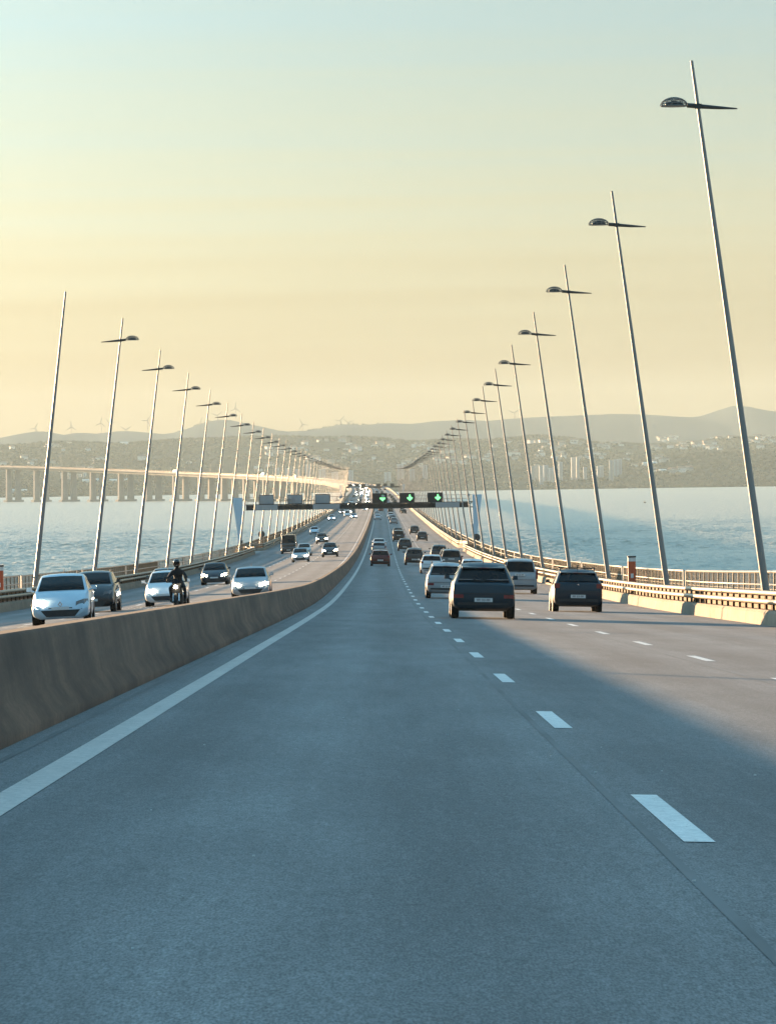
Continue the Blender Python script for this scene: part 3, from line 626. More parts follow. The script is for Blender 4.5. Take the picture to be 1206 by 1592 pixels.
def build_car(kind):
    k = KINDS[kind]; S = car_stations(k); W_, L_, H_ = k['W'], k['L'], k['H']; root = empty('car')
    m = MB(); rows = [ring(s) for s in S]
    # extra in-between sections keep the surfaces round
    m.strip(rows, True); n = len(rows[0]); m.f.append(tuple(range(n))); m.f.append(tuple((len(rows) - 1) * n + i for i in range(n)))
    body = m.build('body', M['silver_paint'], root, 38)
    bv = body.modifiers.new('soft', 'BEVEL'); bv.width = .02; bv.segments = 2; bv.angle_limit = R(35)
    def slope_glass(name, sa, sb, v0, v1, uu, back, parent=body):
        g = MB(); rws = []; e = .008
        nrm = Vector((0, -(sb[8] - sa[8]), abs(sb[0] - sa[0]))).normalized() if back else Vector((0, (sa[8] - sb[8]), abs(sb[0] - sa[0]))).normalized()
        for v in (v0, (v0 + v1) / 2, v1):
            y = sa[0] + (sb[0] - sa[0]) * v; wt = (sa[7] + (sb[7] - sa[7]) * v - .05) * uu; z = sa[8] + (sb[8] - sa[8]) * v
            rws.append([Vector((wt * u, y - (.03 if back else -.03) * (1 - u * u), z + .022 * (1 - u * u))) + nrm * e for u in (-1, -.6, 0, .6, 1)])
        g.strip(rws); lo = len(g.v); g.v += [tuple(Vector(p) - nrm * .03) for p in g.v]; g.f += [tuple(i + lo for i in reversed(f)) for f in g.f]
        per = [0, 1, 2, 3, 4, 9, 14, 13, 12, 11, 10, 5]; g.f += [(per[i], per[(i + 1) % 12], per[(i + 1) % 12] + lo, per[i] + lo) for i in range(12)]
        return g.build(name, M['glass'], parent, 40)
    ig = 3 if k['boot'] else 2
    if kind != 'van':
        slope_glass('rear_window', S[ig], S[ig + 1], .08, .90, .985, True)
    slope_glass('windscreen', S[-5], S[-6], .08, .93, .97, False)
    ya, yb, yc, ydd = k['g0'][0] + .28, k['g1'][0] + .45, (k['g1'][0] + .45 + k['yA'] + .35) / 2, k['yC'][0] - .30
    spans = [(yb + .05, yc - .04), (yc + .04, ydd)] + ([(max(ya, k['g1'][0] - .12), yb - .04)] if kind in ('suv', 'mpv', 'estate') else [])
    if kind == 'van': spans = [(3.1, ydd)]
    for sx in (1, -1):
        for (p, q) in spans:
            g = MB(); rws = []
            for i in range(5):
                y = p + (q - p) * i / 4; s = interp_st(S, y); lo = Vector((s[5], y, s[6])); hi = Vector((s[5] + (s[7] - s[5]) * .9, y, s[6] + (s[8] - s[6]) * .84))
                rws.append([tuple(((lo + (hi - lo) * v) + Vector((.006, 0, .002))) * Vector((1, 1, 1)).x) for v in (.06, .5, .97)])
            rws = [[(sx * x, y, z) for x, y, z in r] for r in rws]; g.strip(rws); g.build('side_window', M['glass'], body)
        # wheels
        for y in (.78, L_ - .86):
            ar = MB(); ar.lathe([(k['wr'] + .055, 0), (k['wr'] + .055, .012), (k['wr'] - .02, .014)], (sx, 0, 0), (sx * (W_ / 2 - .012), y, k['wr'] + .02), 20); ar.build('wheel_arch', M['trim'], body)
            w = empty('wheel'); w.parent = root; w.location = (sx * (W_ / 2 - .12), y, k['wr'])
            t = MB(); r_ = k['wr']; t.lathe([(r_ * .62, -.10), (r_ * .93, -.105), (r_, -.07), (r_, .07), (r_ * .93, .105), (r_ * .62, .10)], (sx, 0, 0), (0, 0, 0), 20); t.build('tyre', M['tyre'], w, 40)
            rm = MB(); rm.lathe([(r_ * .62, .095), (r_ * .58, .112), (r_ * .52, .085), (r_ * .18, .085), (r_ * .14, .11)], (sx, 0, 0), (0, 0, 0), 20)
            for j in range(5):
                a = 2 * math.pi * j / 5; rm.tube([(sx * .10, math.cos(a) * r_ * .12, math.sin(a) * r_ * .12), (sx * .108, math.cos(a) * r_ * .55, math.sin(a) * r_ * .55)], [.03, .022], 4)
            rm.build('rim', M['rim'], w, 40)
        # lamps
        zr = (k['boot'][1] if k['boot'] else k['g0'][1])
        if kind in ('mpv', 'van'):
            t = MB(); t.box(sx * W_ * .48 - .05, sx * W_ * .48 + .045, -.012, .10, .78, 1.26 if kind == 'mpv' else 1.30)
        elif kind == 'suv':
            t = MB(); t.box(sx * W_ * .395 - .14, sx * W_ * .395 + .15, -.02, .10, .60, .70)
        else:
            t = MB(); t.box(sx * W_ * .425 - .10, sx * W_ * .425 + .09, -.006, .14, zr - .19, zr - .03)
        t.build('tail_light', M['red_lens'], root)
        hl = MB(); yl = L_ - .17; zl = k['zN'] - .04
        hl.strip([[(sx * W_ * .255, L_ - .05, zl - .15), (sx * W_ * .27, L_ - .07, zl + .03)], [(sx * W_ * .40, L_ - .085, zl - .16), (sx * W_ * .40, L_ - .18, zl + .10)], [(sx * W_ * .474, L_ - .30, zl - .08), (sx * W_ * .465, L_ - .42, zl + .10)]])
        lo = len(hl.v); hl.v += [(x * .97, y - .12, z) for x, y, z in hl.v]; hl.f += [tuple(i + lo for i in reversed(f)) for f in hl.f]; per = [0, 1, 3, 5, 4, 2]; hl.f += [(per[i], per[(i + 1) % 6], per[(i + 1) % 6] + lo, per[i] + lo) for i in range(6)]
        hl.build('headlight', M['clear_lens'], root)
        fg = MB(); fg.box(sx * W_ * .36 - .07, sx * W_ * .36 + .07, L_ - .06, L_ - .01, .36, .46); fg.build('fog_lamp_pocket', M['trim'], root)
        mr = MB(); ym = k['yC'][0] - .25; zm_ = k['belt'] + .08; xm = W_ * .49
        mr.box(min(sx * (xm + .03), sx * (xm + .19)), max(sx * (xm + .03), sx * (xm + .19)), ym - .06, ym + .06, zm_, zm_ + .12, .85); mr.tube([(sx * (xm - .04), ym, zm_ - .02), (sx * (xm + .10), ym, zm_ + .04)], .03, 5); mr.build('door_mirror', M['trim'] if kind in ('van', 'mpv') else M['silver_paint'], root)
        dh = MB()
        for yh in ([yc - .22, ydd - .9] if kind != 'van' else [3.1]): s = interp_st(S, yh); dh.box(sx * (s[5] + .004) - .012, sx * (s[5] + .004) + .012, yh, yh + .18, s[6] - .12, s[6] - .09)
        dh.build('door_handle', M['trim'], root)
    # rear bumper, plates, grille
    b = MB(); b.box(-W_ * .40, W_ * .40, -.035, .06, k['gc'] + .16, .46 if kind != 'suv' else .475); b.build('rear_bumper', M['trim'], root)
    b = MB(); b.box(-W_ * .42, W_ * .42, -.018, .03, .725, .74); b.build('bumper_crease', M['trim'], root)
    zp = .49 if kind in ('suv', 'hatch', 'estate', 'saloon') else .92
    p = MB(); p.box(-.26, .26, -.05, -.004, zp, zp + .115); pl = p.build('number_plate', M['plate'], root)
    ink = MB(); x = -.20
    for gi in range(8):
        if gi in (2, 5): ink.box(x + .008, x + .022, -.0535, -.05, zp + .052, zp + .062); x += .03; continue
        h0, h1 = zp + .025, zp + .09
        if gi in (0, 1, 6, 7): ink.box(x, x + .010, -.0535, -.05, h0, h1); ink.box(x + .034, x + .044, -.0535, -.05, h0, h1); ink.box(x + .011, x + .033, -.0535, -.05, h1 - .01, h1); ink.box(x + .011, x + .033, -.0535, -.05, (h0 + h1) / 2 - .005, (h0 + h1) / 2 + .005)
        else: ink.box(x, x + .044, -.0535, -.05, h1 - .01, h1); ink.box(x, x + .044, -.0535, -.05, h0, h0 + .01); ink.box(x + .034, x + .044, -.0535, -.05, h0 + .011, h1 - .011); ink.box(x, x + .033, -.0535, -.05, (h0 + h1) / 2 - .005, (h0 + h1) / 2 + .005)
        x += .056
    ink.build('characters', M['ink'], pl)
    p = MB(); p.box(-.26, .26, L_ - .02, L_ + .022, .437, .53); p.build('front_plate', M['plate'], root)
    p = MB(); p.strip([[(-W_ * .24, L_ + .014, .24), (W_ * .24, L_ + .014, .24)], [(-W_ * .335, L_ + .012, .435), (W_ * .335, L_ + .012, .435)]]); p.v += [(x, y - .09, z) for x, y, z in p.v]; p.f += [(4, 6, 7, 5), (0, 4, 5, 1), (2, 3, 7, 6), (0, 2, 6, 4), (1, 5, 7, 3)]; p.box(-W_ * .20, W_ * .20, L_ - .14, L_ - .002, k['zN'] - .225, k['zN'] - .175); p.build('grille', M['trim'], root)
    if kind in ('suv', 'estate', 'mpv'):
        for sx in (1, -1):
            p = MB(); y0, y1 = k['g1'][0] + .25, k['yA'] - .1; xr = W_ * .36
            p.tube([(sx * xr, y0, H_ - .03), (sx * xr, y0 + .12, H_ + .05), (sx * xr, y1 - .12, H_ + .05), (sx * xr, y1, H_ - .04)], .02, 5); p.build('roof_rail', M['trim'], root)
    if kind in ('hatch', 'suv', 'estate'):
        p = MB(); s = S[ig + 1]; p.strip([[(-s[7] * .93, s[0] - .16, s[8] - .01), (s[7] * .93, s[0] - .16, s[8] - .01)], [(-s[7] * .95, s[0] + .15, s[8] + .035), (s[7] * .95, s[0] + .15, s[8] + .035)]])
        p.v += [(x, y, z - .035) for x, y, z in p.v]; p.f += [(4, 6, 7, 5), (0, 4, 5, 1), (2, 3, 7, 6), (0, 2, 6, 4), (1, 5, 7, 3)]; p.build('spoiler', M['silver_paint'], root)
        p = MB(); p.box(-.16, .16, s[0] - .172, s[0] - .158, s[8] - .032, s[8] - .016); p.build('brake_light', M['red_lens'], root)
    if kind == 'suv': p = MB(); p.box(-W_ * .39, W_ * .39, .20, .24, 1.13, 1.145); p.build('tailgate_strip', M['rim'], root)
    a = MB(); s = S[ig + 1]; a.tube([(0, s[0] + .2, H_ - .01), (0, s[0] + .02, H_ + .16)], .012, 4); a.build('aerial', M['trim'], root)
    wp = MB(); wp.tube([(.02, k['g0'][0] - .02, k['g0'][1] + .05), (-.30, k['g0'][0] + .0, k['g0'][1] + .10)], .012, 4)
    if kind not in ('saloon', 'van'): wp.build('rear_wiper', M['trim'], root)
    return root
PROTO = {}
def slope(d): return math.atan((zroad(d + 2) - zroad(d - 2)) / 4)
def place_car(kind, d, X, paint_name, label, cat='car', name='car', oncoming=False, lights=False, group=None, off=None, yawd=0, brake=False):
    """d: distance of the end that faces the camera; X: metres right of the lens axis at that distance"""
    if kind not in PROTO: PROTO[kind] = build_car(kind); o = PROTO[kind]
    else: o = copy_tree(PROTO[kind])
    L_ = KINDS[kind]['L']; o.name = name
    if off is None: off = X - xmid(d)
    p = P(d, off, .004); h = heading(d)
    o.location = p
    sgn = -1 if off > 0 else 1
    m = Matrix.Rotation(-h - R(yawd), 4, 'Z') @ Matrix.Rotation(slope(d), 4, 'X') @ Matrix.Rotation(math.atan(CROWN) * (1 if off > 0 else -1), 4, 'Y')
    if oncoming: m = m @ Matrix.Translation((0, L_, 0)) @ Matrix.Rotation(math.pi, 4, 'Z')
    o.matrix_world = Matrix.Translation(p) @ m
    for k in list(o.keys()): del o[k]
    tag(o, label, cat, group)
    for c in walk(o):
        if c.type != 'MESH': continue
        base = c.name.split('.')[0]
        new = None
        if base in ('body', 'spoiler') or (base == 'door_mirror' and kind not in ('van', 'mpv')): new = M[paint_name]
        elif base == 'headlight': new = M['lamp_on'] if lights else M['clear_lens']
        elif base in ('tail_light', 'brake_light'): new = M['red_on'] if brake else M['red_lens']
        if new:
            c.material_slots[0].link = 'OBJECT'; c.material_slots[0].material = new
    return o
GR, GL = 'vehicles driving away on the right carriageway', 'oncoming vehicles on the left carriageway'
A = lambda kind, d, X, pn, label, **k: place_car(kind, d, X, pn, label, group=GR, **k)
B = lambda kind, d, X, pn, label, **k: place_car(kind, d, X, pn, label, oncoming=True, group=GL, **k)
suv = A('suv', 111.5, 2.98, 'slate_paint', 'dark slate crossover car, largest of the cars driving away', name='crossover_car', brake=False)
hat = A('hatch', 135.5, 6.95, 'navy_paint', 'dark navy hatchback with diamond badge in the right lane', name='hatchback_car')
A('mpv', 198, 7.18, 'silver_paint', 'silver people carrier with upright tailgate behind the navy hatchback', cat='minivan', name='people_carrier')
A('suv', 175, 3.02, 'silver_paint', 'silver crossover just left of the dark slate crossover', name='crossover_car')
A('hatch', 255, 6.15, 'white_paint', 'white car mostly hidden behind the dark slate crossover', name='hatchback_car')
A('estate', 303, 4.10, 'white_paint', 'white estate car behind the silver crossover', name='estate_car')
A('mpv', 328, 6.10, 'mid_grey_paint', 'grey tall car in the right lane ahead of hidden white car', name='people_carrier')
A('hatch', 372, 6.62, 'brown_paint', 'dark brown hatchback just ahead of the grey tall car', name='hatchback_car')
A('suv', 412, 6.40, 'black_paint', 'black crossover ahead of the brown hatchback in right lane', name='crossover_car')
A('suv', 364, 3.31, 'brown_paint', 'dark brown crossover in the middle lane ahead of white estate', name='crossover_car')
A('estate', 352, .09, 'red_paint', 'dark red estate car alone in the shaded left lane', name='estate_car')
A('hatch', 455, -.02, 'silver_paint', 'silver hatchback directly ahead of the dark red estate', name='hatchback_car')
A('saloon', 505, .0, 'white_paint', 'white saloon ahead of the silver hatchback in left lane', name='saloon_car')
A('suv', 494, 3.29, 'dark_grey_paint', 'dark grey crossover in the middle lane just before the gantry', name='crossover_car')
A('mpv', 600, 3.05, 'brown_paint', 'brown tall car beyond the gantry, lower of the middle lane pair', name='people_carrier')
A('suv', 668, 3.30, 'black_paint', 'black crossover beyond the gantry, upper of the middle lane pair', name='crossover_car')
A('suv', 710, 6.54, 'black_paint', 'black crossover beyond gantry, left one of the right lane pair', name='crossover_car')
A('hatch', 615, 6.89, 'dark_grey_paint', 'dark grey hatchback beyond gantry, nearest in the right lane', name='hatchback_car')
A('saloon', 1000, -.23, 'blue_white_paint', 'pale blue saloon in the left lane seen under the gantry beam', name='saloon_car')
A('hatch', 1120, -.44, 'pale_grey_paint', 'pale grey hatchback just ahead of the pale blue saloon', name='hatchback_car')
A('hatch', 905, 3.55, 'silver_paint', 'silver hatchback beyond gantry, nearest of the bright middle lane queue', name='hatchback_car')
A('saloon', 985, 3.50, 'mid_grey_paint', 'mid grey saloon second in the middle lane queue beyond gantry', name='saloon_car')
A('estate', 1075, 3.35, 'white_paint', 'white estate third in the middle lane queue beyond gantry', name='estate_car')
A('hatch', 1220, 8.0, 'black_paint', 'black hatchback close to the right parapet far beyond gantry', name='hatchback_car')
L1 = B('hatch', 113.5, -9.38, 'sky_tinted_white_paint', 'white hatchback with black lower grille, nearest oncoming car at left', name='hatchback_car', yawd=-2)
B('suv', 152, -11.35, 'black_paint', 'dark crossover partly hidden behind the nearest sky-tinted white hatchback', name='crossover_car')
B('hatch', 164, -9.12, 'white_paint', 'white hatchback with lit headlamps just behind the motorcyclist', name='hatchback_car', lights=True)
B('hatch', 205, -11.4, 'mid_grey_paint', 'grey car roof showing above the white hatchback behind motorcyclist', name='hatchback_car')
B('saloon', 256, -10.95, 'navy_paint', 'dark navy saloon with lit headlamps near the left parapet', name='saloon_car', lights=True)
B('saloon', 180, -6.02, 'silver_paint', 'silver saloon with lit headlamps close to the median barrier', name='saloon_car', lights=True)
B('van', 492, -11.5, 'brown_paint', 'tall dark delivery van near the left parapet', cat='van', name='delivery_van')
B('saloon', 404, -8.24, 'silver_paint', 'silver saloon with lit headlamps in the middle of left carriageway', name='saloon_car', lights=True)
B('hatch', 462, -8.95, 'pale_grey_paint', 'pale grey hatchback right behind the middle silver saloon', name='hatchback_car')
B('suv', 440, -5.6, 'dark_grey_paint', 'dark grey crossover with lit headlamps beside the median line', name='crossover_car', lights=True)
B('suv', 590, -8.7, 'brown_paint', 'brown crossover with lit headlamps beyond the gantry on left', name='crossover_car', lights=True)
B('saloon', 738, -12.3, 'blue_white_paint', 'pale blue saloon beyond gantry close to the left parapet', name='saloon_car')
B('suv', 1020, -12.4, 'white_paint', 'white crossover just under the gantry beam, left of its group', name='crossover_car', lights=True)
B('mpv', 1130, -9.2, 'white_paint', 'white tall car under the gantry beam, centre of its group', name='people_carrier')
B('saloon', 1065, -6.84, 'blue_white_paint', 'bluish white saloon under the gantry beam, right of its group', name='saloon_car', lights=True)
B('hatch', 1260, -9.0, 'pale_grey_paint', 'pale hatchback peeping over the white tall car under beam', name='hatchback_car')
# extra fittings of single cars
def diamond(parent, y, z, s=.075):
    m = MB(); pts = [(0, 1.25), (.95, 0), (0, -1.25), (-.95, 0)]; o = [(x * s, y, z + q * s) for x, q in pts]; i = [(x * s * .45, y, z + q * s * .45) for x, q in pts]
    m.v = o + i + [(x, y + .015, zz) for x, y, zz in o + i]; m.f = [(a, (a + 1) % 4, 4 + (a + 1) % 4, 4 + a) for a in range(4)] + [(8 + 4 + a, 8 + 4 + (a + 1) % 4, 8 + (a + 1) % 4, 8 + a) for a in range(4)] + [(a, 8 + a, 8 + (a + 1) % 4, (a + 1) % 4) for a in range(4)]
    return m.build('badge', M['chrome'], parent)
for c in L1.children:
    if c.name.startswith('headlight') and c.data.vertices[0].co.x > 0: c.material_slots[0].material = M['lamp_on']
L1['label'] = 'white hatchback with painted sky tint and one headlamp glaring, nearest oncoming car at left'
diamond(hat, -.012 + .05, .90); diamond(L1, 4.055, .60)
for sx in (1, -1):
    m = MB(); m.tube([(sx * .60, 1.0, 1.43), (sx * .60, 1.1, 1.52), (sx * .60, 2.0, 1.52), (sx * .60, 2.1, 1.43)], .022, 5); m.build('roof_rail', M['trim'], hat)
m = MB(); m.tube([(-.66, 1.25, 1.545), (.66, 1.25, 1.545)], .025, 5); m.build('roof_bar', M['trim'], hat)

# far traffic beyond the gantries: simple tiny cars
def tiny_car():
    root = empty('distant_car'); k = KINDS['hatch']; S = car_stations(k); m = MB(); rows = [ring(s) for s in S]
    m.strip(rows, True); n = len(rows[0]); m.f.append(tuple(range(n))); m.f.append(tuple((len(rows) - 1) * n + i for i in range(n))); m.build('body', M['silver_paint'], root, 38)
    for nm, (ia, ib), e in (('rear_window', (2, 3), -1), ('windscreen', (-5, -6), 1)):
        a, b = S[ia], S[ib]; g = MB()
        g.strip([[(u * (a[7] + (b[7] - a[7]) * v - .06), a[0] + (b[0] - a[0]) * v + e * .06, a[8] + (b[8] - a[8]) * v + .05) for u in (-1, 0, 1)] for v in (.1, .9)]); g.build(nm, M['glass'], root)
    for sx in (1, -1):
        g = MB(); g.box(sx * .62 - .12, sx * .62 + .12, k['L'] - .12, k['L'] + .01, .58, .74); g.build('headlight', M['lamp_on'], root)
        g = MB(); g.box(sx * .74 - .10, sx * .74 + .10, -.01, .1, .74, .92); g.build('tail_light', M['red_lens'], root)
        for y in (.78, k['L'] - .86): g = MB(); g.lathe([(.31, -.1), (.31, .1)], (1, 0, 0), (sx * .75, y, .31), 10); g.build('wheel', M['tyre'], root)
    return root
TC = None; rnd = random.Random(11)
cols = ['white_paint', 'silver_paint', 'black_paint', 'dark_grey_paint', 'pale_grey_paint', 'navy_paint', 'brown_paint', 'red_paint', 'white_paint', 'mid_grey_paint']
def far_car(d, off, onc, lab, grp):
    global TC
    if TC is None: TC = tiny_car(); o = TC
    else: o = copy_tree(TC)
    p = P(d, off, .004); h = heading(d)
    o.matrix_world = Matrix.Translation(p) @ Matrix.Rotation(-h + (math.pi if onc else 0), 4, 'Z')
    tag(o, lab, 'car', grp); pn = M[rnd.choice(cols)]
    for c in o.children:
        b = c.name.split('.')[0]
        if b == 'body': c.material_slots[0].link = 'OBJECT'; c.material_slots[0].material = pn
        if b == 'headlight': c.material_slots[0].link = 'OBJECT'; c.material_slots[0].material = M['lamp_on'] if (onc and rnd.random() < .6) else M['clear_lens']
for off, n, onc in ((2.7, 22, False), (6.2, 26, False), (9.7, 16, False), (-2.7, 20, True), (-6.2, 22, True), (-9.7, 12, True)):
    for i in range(n):
        d = 1250 + (2650) * ((i + rnd.random() * .8) / n)
        far_car(d, off + rnd.uniform(-.3, .3), onc, 'tiny distant oncoming car in the hazy traffic beyond the gantries' if onc else 'tiny distant car driving away in the hazy queue beyond gantries', 'distant oncoming traffic' if onc else 'distant traffic driving away')
# lorries up on the far bend of the bridge
for d, off, mt, lab in ((5010, -6, 'off_white', 'white lorry high on the bend of the bridge at left'), (4760, 6, 'off_white', 'pale lorry lower down on the bend of the bridge'), (4560, -6, 'grey_plate', 'grey lorry on the bend nearest the distant gantry')):
    p = P(d, off); r = empty('distant_lorry', p, lab, 'lorry', 'lorries on the far bend'); r.rotation_euler = (0, 0, -heading(d))
    m = MB(); m.box(-1.25, 1.25, 0, 9, 1.0, 4.0); m.build('cargo_box', M[mt], r); m = MB(); m.box(-1.2, 1.2, 9.3, 11.4, .6, 3.1, .95); m.build('cab', M['white_paint'], r)
    for sx in (1, -1):
        for y in (1.5, 2.8, 10.4): m = MB(); m.lathe([(.5, -.15), (.5, .15)], (1, 0, 0), (sx * 1.05, y, .5), 10); m.build('wheel', M['tyre'], r)

# ------------------------------------------------------------------ motorcycle and rider
MX, MD = -7.95, 150.0
pm = P(MD, MX - xmid(MD), .004)
moto = empty('motorcycle', pm, 'dark motorcycle with lit headlamp in front of the white hatchback', 'motorcycle')
MMAT = Matrix.Translation(pm) @ Matrix.Rotation(math.pi - R(5), 4, 'Z') @ Matrix.Rotation(R(2), 4, 'Y')      # local +y is the way it rides (towards the camera)
moto.matrix_world = MMAT
for y, nm in ((-.05, 'front'), (-1.45, 'rear')):
    w = empty('wheel'); w.parent = moto; w.location = (0, y - .3, .31)
    t = MB(); t.lathe([(.20, -.06), (.29, -.065), (.315, -.02), (.315, .02), (.29, .065), (.20, .06)], (1, 0, 0), (0, 0, 0), 22); t.build('tyre', M['tyre'], w, 40)
    t = MB(); t.lathe([(.20, -.03), (.20, .03)], (1, 0, 0), (0, 0, 0), 18); t.build('rim', M['rim'], w)
f = MB()
for sx in (-1, 1): f.tube([(sx * .11, -.35, .31), (sx * .11, -.62, .95)], .028, 6)
f.build('fork', M['chrome'], moto)
b = MB(); b.strip([[(x, y, z) for x, z in ring_] for y, ring_ in ((-1.75, [(.10, .78), (.10, .90), (-.10, .90), (-.10, .78)]), (-1.3, [(.16, .68), (.15, .82), (-.15, .82), (-.16, .68)]), (-1.0, [(.19, .55), (.17, .85), (-.17, .85), (-.19, .55)]), (-.72, [(.20, .50), (.16, 1.0), (-.16, 1.0), (-.20, .50)]), (-.45, [(.16, .62), (.13, .98), (-.13, .98), (-.16, .62)]))], True)
b.f += [(0, 1, 2, 3), (16, 17, 18, 19)]; b.build('fairing', M['black_paint'], moto, 40)
e = MB(); e.box(-.22, .22, -1.15, -.65, .24, .52); e.tube([(.20, -.75, .28), (.22, -1.3, .30), (.22, -1.8, .42)], .055, 8); e.build('engine', M['dark_steel'], moto)
h = MB(); h.lathe([(.01, 0), (.055, .01), (.065, .04), (.06, .12)], (0, -1, 0), (0, -.36, .86), 14); h.build('headlight', M['lamp_on'], moto, 50)
h = MB(); h.tube([(-.40, -.80, 1.06), (-.20, -.68, 1.04), (.20, -.68, 1.04), (.40, -.80, 1.06)], .018, 6); h.build('handlebar', M['dark_steel'], moto)
for sx in (1, -1):
    h = MB(); h.tube([(sx * .27, -.70, 1.05), (sx * .36, -.62, 1.22)], .01, 4); h.box(sx * .38 - .07, sx * .38 + .07, -.63, -.60, 1.18, 1.28); h.build('mirror', M['trim'], moto)
ws = MB(); ws.strip([[(-.15, -.46, .98), (0, -.42, .99), (.15, -.46, .98)], [(-.11, -.58, 1.18), (0, -.55, 1.2), (.11, -.58, 1.18)]]); ws.build('windshield', M['glass'], moto)
s = MB(); s.box(-.15, .15, -1.62, -1.02, .83, .90); s.build('seat', M['trim'], moto)
mg = MB(); mg.lathe([(.335, -.07), (.335, .07)], (1, 0, 0), (0, 0, 0), 20); mg.f = mg.f[:-2][:8]; mg.v = [(x, y - .35, z + .31) for x, y, z in mg.v]; mg.build('mudguard', M['black_paint'], moto)
person = empty('person', pm, 'motorcycle rider in dark clothing and dark helmet leaning on handlebars', 'person'); person.matrix_world = MMAT
def skin_obj(name, verts, edges, radii, mt, parent, lv=1):
    me = bpy.data.meshes.new(name); me.from_pydata(verts, edges, []); me.materials.append(mt); o = link(name, me, parent)
    sk = o.modifiers.new('skin', 'SKIN'); ld = me.skin_vertices[0].data
    for i, r_ in enumerate(radii): ld[i].radius = (r_, r_) if not isinstance(r_, tuple) else r_; ld[i].use_root = (i == 0)
    sk.use_smooth_shade = True
    ss = o.modifiers.new('sub', 'SUBSURF'); ss.levels = lv; ss.render_levels = lv
    return o
V = [(0, -1.28, .98), (0, -1.24, 1.15), (0, -1.17, 1.34), (0, -1.10, 1.46), (0, -1.06, 1.56), (0, -1.03, 1.66)]; E_ = [(0, 1), (1, 2), (2, 3), (3, 4), (4, 5)]; RR = [.16, (.17, .13), (.21, .14), (.19, .12), .07, .08]
for sx in (1, -1):
    n = len(V); V += [(sx * .21, -1.10, 1.42), (sx * .36, -.98, 1.22), (sx * .36, -.82, 1.10), (sx * .37, -.79, 1.075)]; E_ += [(3, n), (n, n + 1), (n + 1, n + 2), (n + 2, n + 3)]; RR += [.085, .062, .046, .036]
    n = len(V); V += [(sx * .13, -1.25, .93), (sx * .28, -.86, .82), (sx * .27, -1.12, .42), (sx * .27, -1.00, .35)]; E_ += [(0, n), (n, n + 1), (n + 1, n + 2), (n + 2, n + 3)]; RR += [.11, .08, .06, .045]
skin_obj('body', V, E_, RR, M['cloth'], person)
for sx in (1, -1):                                            # gloved hands closed on the grips
    g = MB(); cx = sx * .37; g.box(cx - .045, cx + .045, -.84, -.775, 1.058, 1.10, .85)
    for j, ln in enumerate((.92, 1.0, .95, .8)):
        x = cx - .034 + j * .0225; g.tube([(x, -.79, 1.092), (x, -.755, 1.09), (x, -.742, 1.066), (x, -.756, 1.042), (x, -.785, 1.036)][:5], [.0105 * ln] * 5, 6)
    g.tube([(cx - sx * .045, -.82, 1.07), (cx - sx * .058, -.785, 1.055), (cx - sx * .040, -.765, 1.04)], [.012, .011, .009], 6)
    g.build('glove', M['skin'], person, 60)
    bt = MB(); bt.box(sx * .27 - .05, sx * .27 + .05, -1.14, -.86, .27, .37, .8); bt.build('boot', M['skin'], person)
hl = MB(); hl.lathe([(.03, -.155), (.09, -.15), (.122, -.09), (.134, 0), (.125, .07), (.095, .125), (.05, .152), (.01, .158)], (0, 0, 1), (0, -1.0, 1.78), 18); hl.v = [(x, -1.0 + (y + 1.0) * 1.15, z) for x, y, z in hl.v]; hl.build('helmet', M['helmet'], person, 60)
vz = MB(); vz.strip([[(.135 * math.sin(a), -1.0 + .158 * math.cos(a), z) for a in np.linspace(-1.1, 1.1, 9)] for z in (1.745, 1.835)]); vz.build('visor', M['glass'], person)

# ------------------------------------------------------------------ far shore: turbines, buildings, woods, boats
def at_px(x, d):
    a, _ = dr(x, 700); return (a - 588.2) * d / 6000
def turbine_parts():
    t = MB(); t.tube([(0, 0, 0), (0, 0, 34)], [1.7, 1.1], 8); n = MB(); n.box(-.9, .9, -2.4, 2.2, 33.8, 35.8); bl = MB()
    bl.strip([[(-.8, -2.9, 0), (.9, -2.7, 0)], [(-1.9, -2.9, 5), (1.3, -2.7, 5)], [(-.7, -2.8, 22), (.5, -2.75, 22)]]); bl.v += [(x, y + .25, z) for x, y, z in bl.v]; bl.f += [tuple(i + 6 for i in reversed(f)) for f in bl.f] + [(0, 2, 8, 6), (2, 4, 10, 8), (1, 7, 9, 3), (3, 9, 11, 5), (4, 5, 11, 10)]
    return t.mesh('tower', M['turbine'], 60), n.mesh('nacelle', M['turbine']), bl.mesh('blade', M['turbine'])
M['turbine'] = mat('turbine_grey', (.10, .10, .10), .6, nz=[((.2, .2, .2), .05, 2)])
TT = turbine_parts()
TUR = [(55, 666, 25), (111, 664, 0), (157, 658, 10), (171, 658, 80), (196, 668, 60), (229, 654, 35), (312, 658, 15), (338, 646, 50), (366, 635, 5), (470, 660, 95), (529, 654, 40), (541, 657, 70), (799, 642, 55)]
TNAME = ['far left', 'second from left', 'third from left', 'fourth from left', 'fifth from left', 'sixth from left', 'seventh from left', 'eighth from left', 'ninth from left, on the rounded hill', 'tenth from left', 'eleventh from left', 'twelfth from left', 'rightmost of all, between the lamp masts']
for (x, y, rot), nm in zip(TUR, TNAME):
    d = D_FAR + 150; a, b = dr(x, y); xx = (a - 588.2) * d / 6000; zh = CAM_Z + (742 - b) * d / 6000
    r = empty('wind_turbine', (xx, d, zh - 34.8), f'tiny wind turbine on the far ridge, {nm}', 'wind turbine', 'wind turbines on the far ridge')
    link('tower', TT[0], r); link('nacelle', TT[1], r)
    for q in range(3): bl = link('blade', TT[2], r); bl.location = (0, 0, 34.8); bl.rotation_euler = (0, R(rot + 120 * q), 0)
